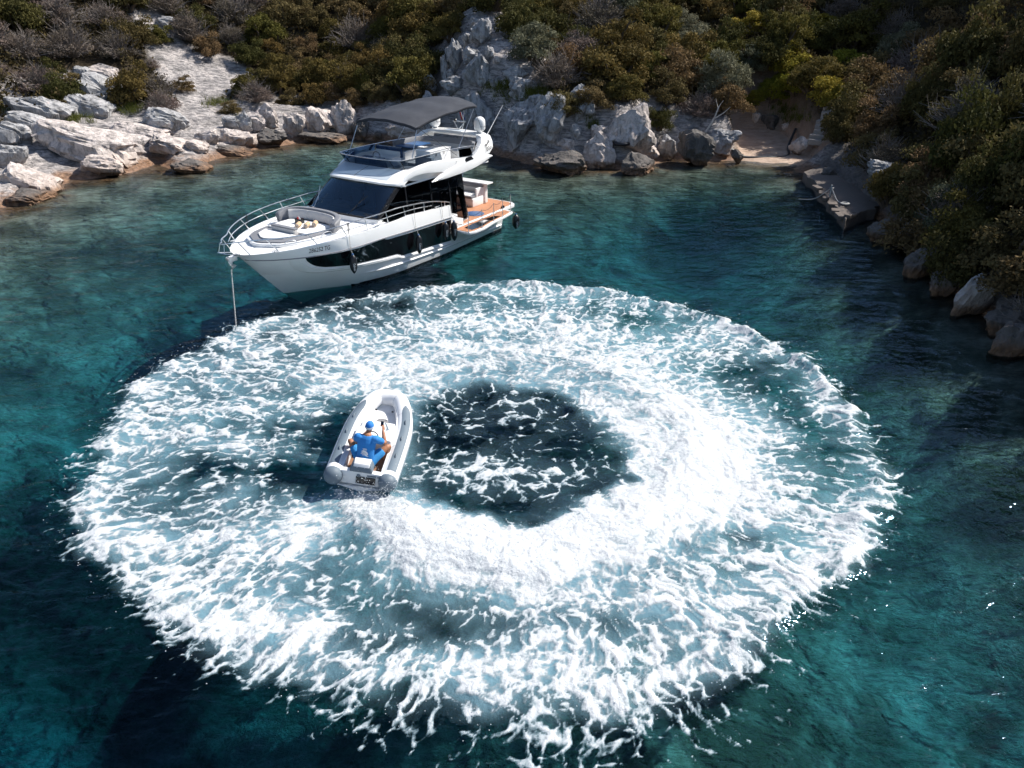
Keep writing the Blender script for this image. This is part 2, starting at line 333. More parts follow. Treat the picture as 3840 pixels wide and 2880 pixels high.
def foam_fields(x, y):
    """white foam 0..1, milky bubbles below 0..1, height"""
    wx = x + .45 * fbm(x * .55, y * .55, 3, 3) + .12 * fbm(x * 2.3, y * 2.3, 2, 5)
    wy = y + .45 * fbm(x * .55 + 40, y * .55, 3, 4) + .12 * fbm(x * 2.3 + 9, y * 2.3, 2, 6)
    so = poly_sd(wx, wy, OUT) + .22 * fbm(x * 1.1, y * 1.1, 3, 23); si = poly_sd(wx, wy, INN) + .34 * fbm(x * 1.3, y * 1.3, 4, 24, .6)
    cx, cy = .15, 16.1
    r = np.hypot(wx - cx, wy - cy); th = np.arctan2(wy - cy, wx - cx)
    dw, fw, sg = line_d(wx, wy, WAKE)
    # ---- density envelope
    ring = sstep(-.15, .5, so) * sstep(.12, -.12, si)
    wid = .62 + 1.5 * fw
    core = np.exp(-(dw / wid) ** 2 * 1.5) * (1.1 - .72 * fw)
    outer = np.where(sg < 0, 1, 0) * np.exp(-dw / 2.2) * (1 - .3 * fw)   # old froth outside the fresh track
    edge = sstep(1.3, .2, so) * sstep(-.1, .25, so)
    leftq = sstep(-2.5, -5.5, x)
    big = fbm(x * .33 + 5, y * .33, 3, 21)
    dens = .49 + .60 * core + .20 * outer + .16 * edge + .34 * big
    ang = np.arctan2(wy - cy, wx - cx); dens = dens + .42 * np.exp(-((-si - .45) / .75) ** 2) * sstep(-2.75, -2.0, ang) * sstep(2.4, .4, ang)
    # gaps: west of the dinghy, the slick south-east, behind the crest on the east rim
    for gx, gy, sx, sy, am in ((-4.56, 16.65, 1.49, 1.09, 0.5), (-4.66, 14.8, 0.89, 0.87, 0.35), (-6.14, 15.35, 1.59, 0.54, 0.22), (4.55, 12.64, 0.99, 0.38, 0.38), (7.44, 16.22, 0.69, 2.18, 0.22), (7.27, 19.82, 1.0, 1.75, 0.22), (-2.87, 12.64, 0.54, 0.87, 0.28), (-1.58, 10.48, 1.18, 0.65, 0.25), (1.48, 10.48, 1.18, 0.32, 0.2), (-4.17, 18.4, 1.19, 0.55, 0.28), (-1.2, 22.9, 0.9, 0.55, 0.2), (-4.7, 25.44, 2.2, 0.78, 0.2), (4.5, 24.23, 2.5, 0.77, 0.16), (-6.22, 11.88, 0.79, 0.54, 0.12)):
        dens = dens - am * np.exp(-((x - gx) / sx) ** 2 - ((y - gy) / sy) ** 2)
    for gx, gy, sx, sy, am in ((-6.52, 12.42, 1.78, 0.97, 0.25), (6.12, 11.56, 1.09, 0.86, 0.35), (7.22, 12.96, 0.59, 0.87, 0.3), (-5.47, 19.82, 2.59, 2.41, 0.16), (5.25, 15.24, 0.89, 1.74, 0.25), (-0.5, 23.67, 4.0, 1.33, 0.14), (-8.24, 16.87, 0.89, 2.73, 0.18), (-3.55, 10.37, 1.58, 0.38, 0.25), (-0.59, 9.45, 1.58, 0.32, 0.3), (2.17, 10.8, 2.17, 0.65, 0.22), (-4.25, 13.18, 0.54, 0.76, 0.32)):
        dens = dens + am * np.exp(-((x - gx) / sx) ** 2 - ((y - gy) / sy) ** 2)
    # inside the eye: thin lace, heavier in the south-west where the hull wash runs
    eye = sstep(-.3, .5, si)
    eyed = .42 + .24 * big + .42 * np.exp(-((x + 1.2) / 1.3) ** 2 - ((y - 15.2) / .6) ** 2) + .25 * np.exp(-((x - .9) / 1.3) ** 2 - ((y - 15.0) / .65) ** 2) + .16 * np.exp(-((x - .2) / .8) ** 2 - ((y - 18.5) / .55) ** 2)
    eyed = eyed - .22 * np.exp(-((x + .6) / 1.2) ** 2 - ((y - 13.8) / .4) ** 2) - .1 * np.exp(-((x - .3) / 1.1) ** 2 - ((y - 17.0) / .65) ** 2)
    dens = dens * (1 - eye) + eyed * eye
    fringe = sstep(-1.3 - 1.5 * np.exp(-((x - .8) / 4) ** 2) * sstep(13, 9, y), -.1, so)                                        # thin wisps beyond the rim
    dens = dens * sstep(-.35, .35, so) + (1 - sstep(-.35, .35, so)) * ((.20 + .16 * np.exp(-((x - .8) / 3.8) ** 2) * (y < 12)) * fringe - .3 * (1 - fringe))
    # ---- lace: threads drawn out along the outflow, arcs along the fresh track
    th = np.mod(th + 2.6, 2 * np.pi); kx = .10 * fbm(x * 6, y * 6, 2, 7); ky = .10 * fbm(x * 6 + 31, y * 6, 2, 8)
    out = sstep(3.4, 5.6, r)
    ux = r * .52; uy = th * 10.8
    f1, f2 = worley(wx * 2.1 + kx, wy * 2.1 + ky, 11); web1 = np.exp(-((f2 - f1) / .15) ** 1.3)
    g1, g2 = worley(ux * 2.4 + 3 + kx, uy * 2.2 + ky, 12); web2 = np.exp(-((g2 - g1) / .17) ** 1.3)
    h1, h2 = worley(wx * 4.6 + 2 * kx, wy * 4.6 + 2 * ky, 13); web3 = np.exp(-((h2 - h1) / .2) ** 1.3)
    q1, q2 = worley(ux * 6.5 + 2 * kx, uy * 4.6 + 2 * ky, 14); web4 = np.exp(-((q2 - q1) / .22) ** 1.3)
    arc = fbm(th * 4.2, r * 2.6, 5, 33, .62); rad = fbm(ux * .8, uy * 1.9, 5, 31, .62)
    tk = np.exp(-(dw / 1.6) ** 2); st = (rad * (1 - tk) + arc * tk) * sstep(1.2, 3.4, r)
    det = fbm(wx * 3.0, wy * 3.0, 6, 41, .70)
    inside = sstep(-.5, .5, so)
    south = np.exp(-((x - .8) / 3.6) ** 2) * sstep(11.0, 9.2, y)
    lace = (.30 + .14 * eye) * web1 * (1 - .5 * tk) + .34 * web2 * out + .20 * web3 + .17 * web4 * out + .62 * st + (.62 * inside + .20) * det
    dens = dens + .10 * south * (1 - inside)
    v = dens * 1.05 + lace * (1 - .25 * tk) - .68
    foam = .97 * sstep(-.08, .38, v) * (.50 + .50 * sstep(.0, .9, v + .2 * det))
    milk = sstep(.0, .75, dens + .30 * fbm(wx * .9, wy * .9, 3, 51) + .16 * st - .12) * sstep(-.4, .7, so) * (1 - .82 * eye)
    z = water_z(x, y, dw0=None) + .012 + foam * (.02 + .04 * np.abs(det) + .09 * np.maximum(st, -.2)) + .05 * core * np.maximum(det, 0) * (1 - fw)
    return foam, milk, z

wxs = axis([(-75, -30, 3), (-30, -12, .45), (-12, 10.6, .09), (10.6, 30, .45), (30, 60, 3)]); wys = axis([(-55, 0, 3), (0, 7, .3), (7, 29.4, .09), (29.4, 63, .45)])
WX, WY = np.meshgrid(wxs, wys); WX, WY = WX.ravel(), WY.ravel(); WZ = water_z(WX, WY)
nt_ = len(WX)
Vw = np.concatenate([np.stack([WX, WY, WZ], -1), np.array([(wxs[0], wys[0], -9), (wxs[-1], wys[0], -9), (wxs[-1], wys[-1], -9), (wxs[0], wys[-1], -9)])])
Qw = gridfaces(len(wxs), len(wys)); nx_, ny_ = len(wxs), len(wys)
def mat_water():
    m, nt, ns, ln, p = nodes('clear_sea_water'); ns.remove(p); out = ns['Material Output']
    tc = N(nt, 'ShaderNodeNewGeometry'); pos = tc.outputs['Position']
    mp = N(nt, 'ShaderNodeMapping'); mp.inputs['Scale'].default_value = (.75, 1.35, 1); mp.inputs['Rotation'].default_value = (0, 0, R(-14)); ln.new(pos, mp.inputs[0])
    a = N(nt, 'ShaderNodeTexNoise', i_Scale=1.25, i_Detail=2.0, i_Roughness=.5, i_Distortion=.6); ln.new(mp.outputs[0], a.inputs['Vector'])
    b = N(nt, 'ShaderNodeTexNoise', i_Scale=5.5, i_Detail=2.0, i_Roughness=.55, i_Distortion=.4); ln.new(mp.outputs[0], b.inputs['Vector'])
    h = math_(nt, 'ADD', math_(nt, 'MULTIPLY', a.outputs[0], 1.0), math_(nt, 'MULTIPLY', b.outputs[0], .20))
    bp = N(nt, 'ShaderNodeBump', i_Strength=.8, i_Distance=.13); ln.new(h, bp.inputs['Height'])
    fr = N(nt, 'ShaderNodeFresnel', i_IOR=1.33); ln.new(bp.outputs[0], fr.inputs['Normal'])
    gl = N(nt, 'ShaderNodeBsdfGlossy', i_Roughness=.07); ln.new(bp.outputs[0], gl.inputs['Normal']); gl.inputs['Color'].default_value = (.36, .50, .68, 1)
    tr = N(nt, 'ShaderNodeBsdfTransparent'); tr.inputs['Color'].default_value = (.94, .98, .98, 1)
    rf = N(nt, 'ShaderNodeBsdfRefraction', i_Roughness=.0, i_IOR=1.12); ln.new(bp.outputs[0], rf.inputs['Normal']); rf.inputs['Color'].default_value = (.94, .98, .98, 1)
    m0 = N(nt, 'ShaderNodeMixShader'); m0.inputs[0].default_value = REFR; ln.new(tr.outputs[0], m0.inputs[1]); ln.new(rf.outputs[0], m0.inputs[2])
    mx = N(nt, 'ShaderNodeMixShader'); ln.new(fr.outputs[0], mx.inputs[0]); ln.new(m0.outputs[0], mx.inputs[1]); ln.new(gl.outputs[0], mx.inputs[2])
    ln.new(mx.outputs[0], out.inputs['Surface'])
    va = N(nt, 'ShaderNodeVolumeAbsorption', i_Density=.30); va.inputs['Color'].default_value = (.0, .745, .865, 1); ln.new(va.outputs[0], out.inputs['Volume'])
    return m
REFR = .35
# close the body of water below with skirts, so that it is one solid volume
rim = np.concatenate([np.arange(nx_), np.arange(1, ny_) * nx_ + nx_ - 1, (ny_ - 1) * nx_ + np.arange(nx_ - 2, -1, -1), np.arange(ny_ - 2, 0, -1) * nx_])
low = Vw[rim].copy(); low[:, 2] = -14; Vw = np.concatenate([Vw[:nt_], low]); nr = len(rim); k_ = np.arange(nr)
Qs = np.stack([rim, nt_ + k_, nt_ + (k_ + 1) % nr, rim[(k_ + 1) % nr]], -1)
water = npmesh('sea', Vw, np.concatenate([Qw, Qs]), mat_water())
bm = bmesh.new(); bm.from_mesh(water.data); bm.verts.ensure_lookup_table(); bm.faces.new([bm.verts[nt_ + i] for i in range(nr)]); bmesh.ops.recalc_face_normals(bm, faces=bm.faces); bm.to_mesh(water.data); bm.free()
tag(water, 'clear teal sea water filling the sheltered bay', 'water', kind='structure')
# foam sheet: only where there is foam
st_ = .030
fx = np.arange(-12.6, 10.8, st_); fy = np.arange(6.2, 30, st_)
FX, FY = np.meshgrid(fx, fy); sh = FX.shape
keep0 = (poly_sd(FX[::8, ::8], FY[::8, ::8], OUT) > -2.2); keep0 = np.repeat(np.repeat(keep0, 8, 0), 8, 1)[:sh[0], :sh[1]]
f_ = np.zeros(sh); k2 = np.zeros(sh); z_ = np.zeros(sh)
f_[keep0], k2[keep0], z_[keep0] = foam_fields(FX[keep0], FY[keep0])
Q = gridfaces(sh[1], sh[0]); al = np.maximum(f_, k2 * .8).ravel()
Q = Q[(al[Q].max(1) > .04)]
used = np.unique(Q); idx = np.zeros(al.size, np.int64); idx[used] = np.arange(len(used))
Vf = np.stack([FX.ravel(), FY.ravel(), z_.ravel()], -1)[used]
def mat_foam():
    m, nt, ns, ln, p = nodes('sea_foam'); out = ns['Material Output']
    p.inputs['Roughness'].default_value = .65; p.inputs['Specular IOR Level'].default_value = .25
    fo = N(nt, 'ShaderNodeAttribute', attribute_name='foam').outputs['Fac']; mk = N(nt, 'ShaderNodeAttribute', attribute_name='milk').outputs['Fac']
    geo = N(nt, 'ShaderNodeNewGeometry'); n1 = N(nt, 'ShaderNodeTexNoise', i_Scale=11.0, i_Detail=3.0, i_Roughness=.7); ln.new(geo.outputs['Position'], n1.inputs['Vector'])
    q = math_(nt, 'ADD', fo, math_(nt, 'MULTIPLY', math_(nt, 'SUBTRACT', n1.outputs[0], .5), .42))
    q = math_(nt, 'MULTIPLY', q, mapr(nt, fo, .02, .18))
    fa = mapr(nt, q, .15, .88, 0, 1, True)
    ln.new(mixc(nt, fa, (.22, .41, .51), (.60, .625, .65)), p.inputs['Base Color'])
    al = math_(nt, 'MULTIPLY', math_(nt, 'MAXIMUM', fa, math_(nt, 'MULTIPLY', mk, .66)), .93)
    ln.new(al, p.inputs['Alpha'])
    b = N(nt, 'ShaderNodeBump', i_Strength=.55, i_Distance=.06); ln.new(n1.outputs[0], b.inputs['Height']); ln.new(b.outputs[0], p.inputs['Normal'])
    return m
foam_o = npmesh('foam', Vf, idx[Q], mat_foam(), attrs={'foam': f_.ravel()[used], 'milk': k2.ravel()[used]})
tag(foam_o, 'white churned foam ring left by the circling dinghy', 'foam', kind='stuff')
# ------------------------------------------------------------------ materials for boats
def mat_tint(name, tint, ior=1.5, rough=.02):
    m, nt, ns, ln, p = nodes(name); ns.remove(p)
    fr = N(nt, 'ShaderNodeFresnel', i_IOR=ior); gl = N(nt, 'ShaderNodeBsdfGlossy', i_Roughness=rough); gl.inputs['Color'].default_value = (.55, .78, 1, 1); tr = N(nt, 'ShaderNodeBsdfTransparent')
    tc = N(nt, 'ShaderNodeTexCoord'); nz = N(nt, 'ShaderNodeTexNoise', i_Scale=1.5); ln.new(tc.outputs['Object'], nz.inputs['Vector'])
    ln.new(mixc(nt, nz.outputs[0], tuple(c * .9 for c in tint), tint), tr.inputs['Color'])
    mx = N(nt, 'ShaderNodeMixShader'); ln.new(fr.outputs[0], mx.inputs[0]); ln.new(tr.outputs[0], mx.inputs[1]); ln.new(gl.outputs[0], mx.inputs[2]); ln.new(mx.outputs[0], ns['Material Output'].inputs[0])
    return m
def mat_teak():
    m, nt, ns, ln, p = nodes('teak_planking'); p.inputs['Roughness'].default_value = .6
    tc = N(nt, 'ShaderNodeTexCoord'); wv = N(nt, 'ShaderNodeTexWave', i_Scale=2.6, i_Distortion=.15); wv.bands_direction = 'Y'; ln.new(tc.outputs['Object'], wv.inputs['Vector'])
    mp = N(nt, 'ShaderNodeMapping'); mp.inputs['Scale'].default_value = (1, 9, 9); ln.new(tc.outputs['Object'], mp.inputs[0])
    nz = N(nt, 'ShaderNodeTexNoise', i_Scale=4.0, i_Detail=5.0); ln.new(mp.outputs[0], nz.inputs['Vector'])
    c = ramp(nt, nz.outputs[0], [(.3, (.40, .175, .085)), (.7, (.56, .27, .145))])
    ln.new(mixc(nt, mapr(nt, wv.outputs['Fac'], .0, .12, .6, 0), c, (.22, .10, .055)), p.inputs['Base Color'])
    return m
M_WHITE = plain('white_gelcoat', (.90, .905, .91), .16, var=.02, coat=.3)
M_DECK = plain('nonslip_white_deck', (.85, .855, .86), .5, var=.03, bump=.15, bscale=120)
M_GREY_ROOFSHADE = plain('pale_grey_and_roof_shade', (.52, .58, .64), .45, var=.03)
M_GLASS = mat_tint('windscreen_glass', (.60, .70, .78), 2.0); M_DGLASS = mat_tint('dark_side_glass', (.16, .165, .18)); M_SMOKE = mat_tint('smoked_acrylic', (.20, .24, .29))
M_BLACKGLASS = plain('black_hull_glass', (.006, .006, .008), .06, var=.3, spec=.6)
M_CHROME = plain('stainless_steel', (.80, .81, .83), .30, metal=1, var=.05)
M_BLACK = plain('black_rubber', (.008, .009, .013), .35, var=.2)
M_BLACKP = plain('black_frame_paint', (.012, .013, .016), .25, var=.1)
M_TEAK = mat_teak()
M_LGREY = plain('light_grey_upholstery', (.60, .585, .575), .7, var=.05, bump=.2, bscale=60)
M_WCUSH = plain('white_upholstery', (.80, .79, .78), .65, var=.04, bump=.2, bscale=60)
M_DGREY = plain('dark_grey_upholstery', (.20, .205, .225), .6, var=.1, bump=.2, bscale=60)
M_CANVAS = plain('navy_grey_canvas', (.030, .034, .046), .8, var=.15, bump=.4, bscale=9)
M_NAVY = plain('dark_blue_panel', (.02, .05, .12), .25, var=.1); M_BLUE = plain('blue_cover', (.04, .11, .26), .35, var=.1)
M_ROPE = plain('dark_rope', (.03, .03, .035), .9); M_LINE = plain('light_line', (.45, .44, .42), .9)
M_TOWEL = plain('beige_towel', (.58, .40, .25), .95, var=.12, bump=.6, bscale=70)
M_RED = plain('red_plastic', (.55, .03, .02), .4)
M_INTERIOR = plain('dark_interior', (.045, .042, .045), .6, var=.2); M_WOODI = plain('brown_interior_wood', (.16, .08, .045), .4)
# ------------------------------------------------------------------ yacht, measured in metres: s aft of the stem at the waterline, y to port, z up
PSI = R(33.13); YA = Vector((math.sin(PSI), math.cos(PSI), 0)); YP = Vector((math.cos(PSI), -math.sin(PSI), 0)); B0 = Vector((-8.27, 26.87, 0))
YC = 5.4
yacht = empty('motor_yacht', B0 + YA * YC, (0, 0, math.atan2(-YA.y, -YA.x)))
tag(yacht, 'white flybridge motor yacht with dark bimini anchored in the bay', 'yacht')
def L(s, y, z): return Vector((YC - s, y, z))
def YW(s, y, z): return B0 + YA * s + YP * y + Vector((0, 0, z))
def tab(t): a = np.array(t, float); return lambda s: np.interp(s, a[:, 0], a[:, 1])
LV = [  # start, half breadth, height
    (.85, tab([(.85, .02), (11.2, .02)]), tab([(0, -.65), (11.2, -.6)])),
    (.30, tab([(.3, .01), (1.4, .75), (2.6, 1.4), (4.2, 1.88), (7, 2.05), (11.2, 1.85)]), tab([(0, -.25), (11, -.25)])),
    (0.0, tab([(0, .01), (.9, .65), (1.5, 1.1), (2.23, 1.55), (3.2, 1.88), (4.13, 2.05), (7, 2.16), (8.5, 2.1), (11.2, 1.98)]), tab([(0, 0), (11, 0)])),
    (-.42, tab([(-.42, .01), (.4, .68), (1, 1.12), (2.2, 1.74), (3.2, 1.98), (4.2, 2.1), (7, 2.19), (11.2, 2.06)]), tab([(0, .45), (11, .45)])),
    (-.86, tab([(-.86, .01), (-.3, .58), (.24, 1.08), (1, 1.55), (1.7, 1.84), (3, 2.06), (4.2, 2.15), (7, 2.2), (11.2, 2.1)]), tab([(0, .93), (11, .93)])),
    (-1.52, tab([(-1.52, .02), (-1.4, .35), (-1, .83), (-.5, 1.22), (0, 1.52), (.6, 1.80), (1.2, 2.02), (2, 2.15), (2.95, 2.21), (4.5, 2.26), (7.2, 2.25)]), tab([(-1.5, 1.67), (0, 1.61), (3, 1.63), (6.8, 1.52), (7.2, 1.5)])),
    (-1.80, tab([(-1.8, .03), (-1.7, .34), (-1.5, .62), (-1, 1.07), (-.4, 1.46), (.3, 1.78), (.9, 1.95), (1.5, 2.06), (2.45, 2.16), (3.5, 2.2), (7.2, 2.2)]), tab([(-1.8, 1.93), (0, 2.02), (1.5, 2.07), (4.25, 2.10), (4.4, 2.15), (7.2, 1.97)])),
]
def side_y(s, z):
    """half breadth of the hull at a station and height"""
    ys, zs = [], []
    for s0, fy_, fz_ in LV[1:]:
        if s >= s0: ys.append(float(fy_(s))); zs.append(float(fz_(s)))
    return float(np.interp(z, zs, ys))
def hull_part(name, levels, s1, mat, extra=None):
    mb = MB(); S = np.concatenate([np.linspace(-1.8, 2.5, 36), np.linspace(2.5, s1, 22)[1:]])
    for sg in (1, -1):
        rows = []
        for li in levels:
            s0, fy_, fz_ = LV[li]
            rows.append([L(max(s, s0), sg * float(fy_(max(s, s0))), float(fz_(max(s, s0)))) for s in S])
        if extra: rows += extra(sg, rows[-1])
        mb.loft(rows, cap=False, closed=False)
    return mb
hl = hull_part('hull', [0, 1, 2, 3, 4], 11.2, M_WHITE)
tr_ = [L(11.2, sg * float(LV[i][1](11.2)), float(LV[i][2](11.2))) for sg, rng in ((1, range(5)), (-1, range(4, -1, -1))) for i in rng]
hl.add(tr_, [tuple(range(10))]); hull = hl.build('hull', M_WHITE, yacht, auto=38)
def inner(sg, row):
    a = []; b = []
    for v in row:
        s = YC - v.x; t = min(max((s - 3.2) / .5, 0), 1); w = max(abs(v.y) - .10, 0.0)
        a.append(Vector((v.x - (.04 if s < -1.6 else 0), sg * w, v.z))); b.append(Vector((v.x - (.05 if s < -1.6 else 0), sg * max(w - .02, 0), v.z - .06 - t * .56)))
    return [a, b]
tp = hull_part('topside', [4, 5, 6], 7.2, M_WHITE, inner)
for sg in (1, -1):
    tp.add([L(7.2, sg * 2.2, .93), L(7.2, sg * 2.25, 1.5), L(7.2, sg * 2.2, 1.97), L(7.2, sg * 2.1, 1.97), L(7.2, sg * 2.08, .93)], [(0, 1, 2, 3, 4)])
tp.build('topside', M_WHITE, hull, auto=30)
# dark line of the sheer, with chrome strip
for sg in (1, -1):
    P = [L(s, sg * (float(LV[5][1](s)) + .012), float(LV[5][2](s))) for s in np.linspace(-1.5, 7.2, 50)]
    MB().tube(P, .018, 6).build('rubbing_strip', M_DGREY, hull, True)
    # hull window: black band following the side
    top = tab([(-.06, 1.585), (1.9, 1.54), (2.95, 1.59), (3.1, 1.59), (3.3, 1.51), (6.43, 1.43), (7.15, 1.40)]); bot = tab([(-.06, 1.565), (.1, 1.38), (.27, 1.25), (.45, 1.14), (.75, 1.04), (1.61, .93), (3.9, .80), (4.0, .76), (4.16, .67), (5.92, .60), (7.15, .53)])
    rows = []
    for f in (0, .25, .5, .75, 1):
        rows.append([L(s, sg * (side_y(s, z) + .012), z) for s in np.linspace(-.06, 7.15, 60) for z in [float(bot(s) + (top(s) + .01 - bot(s)) * f)]])
    MB().loft(rows, cap=False, closed=False).build('hull_window', M_BLACKGLASS, hull, auto=60)
    # moulded ledge below the window
    lo = tab([(-.5, 1.5), (-.3, 1.25), (-.09, 1.05), (.24, .88), (.6, .80), (1.67, .72), (3.9, .62), (4.2, .52), (7.2, .36)])
    hi = tab([(-.5, 1.56), (-.2, 1.5), (-.06, 1.38), (.1, 1.25), (.27, 1.15), (.75, .99), (1.61, .89), (3.9, .76), (4.16, .63), (7.2, .49)])
    rows = [[], [], [], []]
    for s in np.linspace(-.5, 7.15, 60):
        h, l_ = float(hi(s)), float(lo(s)); g = min(1, (s + .5) / .6)
        for r_, (z, o) in zip(rows, ((h, .004), (h - .02, .045 * g), (l_ + .05, .055 * g), (l_, -.02))): r_.append(L(s, sg * (side_y(s, z) + o), z))
    MB().loft(rows, cap=False, closed=False).build('spray_rail', M_WHITE, hull, auto=25)
    rows = [[], [], []]
    for s in np.linspace(2.2, 11.1, 40):
        z = .40 - .018 * (s - 2.2); g = min(1, (s - 2.2) / 1.2)
        for r_, (dz, o) in zip(rows, ((.05, .004), (.0, .05 * g + .005), (-.05, -.01))): r_.append(L(s, sg * (side_y(s, z + dz) + o), z + dz))
    MB().loft(rows, cap=False, closed=False).build('chine_rail', M_WHITE, hull, auto=25)
P = [L(s, sg2 * (float(LV[2][1](s)) + .012), .012) for sg2 in (1,) for s in np.linspace(2.4, 11.2, 30)]
rows = [[L(s, float(LV[2][1](s)) + .010, -.2) for s in np.linspace(2.0, 11.2, 30)], [L(s, float(LV[2][1](s)) + .014, .03 + .006 * (s - 2)) for s in np.linspace(2.0, 11.2, 30)]]
MB().loft(rows, cap=False, closed=False).build('boot_stripe', M_BLACKP, hull, auto=60)
# foredeck
rows = []
for s in np.linspace(-1.72, 3.6, 34):
    w = max(float(LV[6][1](s)) - .09, .05); z = float(LV[6][2](s)) - .045
    rows.append([L(s, w * t, z + .05 * (1 - t * t)) for t in np.linspace(-1, 1, 13)])
MB().loft(rows, cap=False, closed=False).build('foredeck', M_DECK, yacht, auto=40)
for sg in (1, -1):
    MB().box(L(5.4, sg * 1.92, 1.46), (3.7, .44, .04)).build('side_deck', M_TEAK, yacht)
# registration number
def text_mesh(txt, size, extr=0.0):
    cu = bpy.data.curves.new('txt', 'FONT'); cu.body = txt; cu.size = size; cu.extrude = extr; cu.resolution_u = 3
    to = bpy.data.objects.new('txt', cu); COL.objects.link(to); dg = bpy.context.evaluated_depsgraph_get(); me = bpy.data.meshes.new_from_object(to.evaluated_get(dg)); bpy.data.objects.remove(to); bpy.data.curves.remove(cu)
    return me
def text_on(txt, size, fn, mat, parent, name, sx=1.0, cuts=1):
    me = text_mesh(txt, size)
    if cuts:
        bm = bmesh.new(); bm.from_mesh(me); bmesh.ops.triangulate(bm, faces=bm.faces); bmesh.ops.subdivide_edges(bm, edges=bm.edges, cuts=cuts); bm.to_mesh(me); bm.free()
    for v in me.vertices: v.co = fn(v.co.x * sx, v.co.y)
    me.name = name; return link(name, me, mat, parent)
text_on('286252 TG', .225, lambda u, v: L(.0 + u, side_y(u, 1.765 + v) + .008, 1.765 + v), M_BLACKP, hull, 'registration_number', sx=.70)
# ---- sun pad and bow seat
def prism_sy(poly, z0, z1): return MB().prism([(YC - s, y) for s, y in poly], z0, z1)
def sym(half): return half + [(s, -y) for s, y in reversed(half) if abs(y) > 1e-6]
padp = sym([(-.95, .0), (-.90, .25), (-.55, .85), (-.1, 1.12), (.6, 1.28), (1.5, 1.36), (2.15, 1.36)])
prism_sy(padp, 1.98, 2.10).build('sunpad_base', M_WHITE, yacht, bevel=.03)
sc = lambda P, k, c: [(c + (s - c) * k, y * k) for s, y in P]
prism_sy(sc(padp, .93, .6), 2.09, 2.145).build('sunpad_border', M_DGREY, yacht, bevel=.02)
prism_sy(sym([(-.55, .0), (-.5, .2), (-.22, .62), (.28, .82)]), 2.13, 2.20).build('sunpad_cushion', M_WCUSH, yacht, bevel=.025)
prism_sy(sym([(.55, .0), (.55, .98), (1.0, 1.06), (1.6, 1.05), (1.8, .9), (1.86, 0)]), 2.13, 2.21).build('seat_cushion', M_WCUSH, yacht, bevel=.03)
hb = MB().box(L(.42, .02, 2.245), (.17, 1.18, .23)).build('headrest', M_LGREY, yacht, bevel=.03)
MB().box(L(.42, .02, 2.345), (.185, 1.19, .06)).build('trim', M_DGREY, hb, bevel=.02)
def sweep(path, sec, zf=None):
    """a profile (offset to the outside, height) carried along a plan curve"""
    rings = []; n = len(path)
    for i, (s, y) in enumerate(path):
        a = path[max(i - 1, 0)]; b = path[min(i + 1, n - 1)]; ts, ty = b[0] - a[0], b[1] - a[1]; l_ = math.hypot(ts, ty); ns_, ny_ = ty / l_, -ts / l_
        k = zf(i / (n - 1)) if zf else 1
        rings.append([L(s + ns_ * o, y + ny_ * o, sec[0][1] + (z - sec[0][1]) * k) for o, z in sec])
    return MB().loft(rings)
plan = [(p.x, p.y) for p in cr([(1.35, -1.27, 0), (1.65, -1.2, 0), (1.88, -.95, 0), (2.0, -.5, 0), (2.03, 0, 0), (2.0, .5, 0), (1.88, .95, 0), (1.65, 1.2, 0), (1.35, 1.27, 0)], 5)]
zf = lambda t: .62 + .38 * (1 - abs(2 * t - 1) ** 4)
bk = sweep(plan, [(0, 2.1), (.16, 2.1), (.26, 2.52), (.22, 2.60), (.06, 2.60), (.02, 2.5)], zf).build('backrest', M_DGREY, yacht, bevel=.02)
for a, b in ((6, 16), (16, 25), (25, 35)):
    sweep([plan[i] for i in range(a, min(b + 1, len(plan)))], [(-.10, 2.2), (.03, 2.2), (.05, 2.52), (-.02, 2.54), (-.07, 2.46)]).build('back_cushion', M_LGREY, bk, bevel=.025)
for sg in (1, -1):
    MB().tube(cr([L(-.5, sg * 1.0, 2.1), L(-.42, sg * 1.04, 2.2), L(-.2, sg * 1.16, 2.2), L(-.12, sg * 1.2, 2.1)], 3), .014, 6).build('grab_handle', M_CHROME, yacht, True)
    MB().tube(cr([L(.9, sg * 1.34, 2.08), L(.98, sg * 1.34, 2.19), L(1.3, sg * 1.36, 2.19), L(1.38, sg * 1.36, 2.08)], 3), .014, 6).build('grab_handle', M_CHROME, yacht, True)
    for s in (-.95, 2.9, 6.4):
        y_ = sg * (float(LV[6][1](s)) - .05); z_ = float(LV[6][2](s))
        MB().tube([L(s - .15, y_, z_ + .06), L(s + .15, y_, z_ + .06)], .016, 6).tube([L(s - .05, y_, z_ - .02), L(s - .05, y_, z_ + .06)], .014, 6).tube([L(s + .05, y_, z_ - .02), L(s + .05, y_, z_ + .06)], .014, 6).build('cleat', M_CHROME, yacht, True)
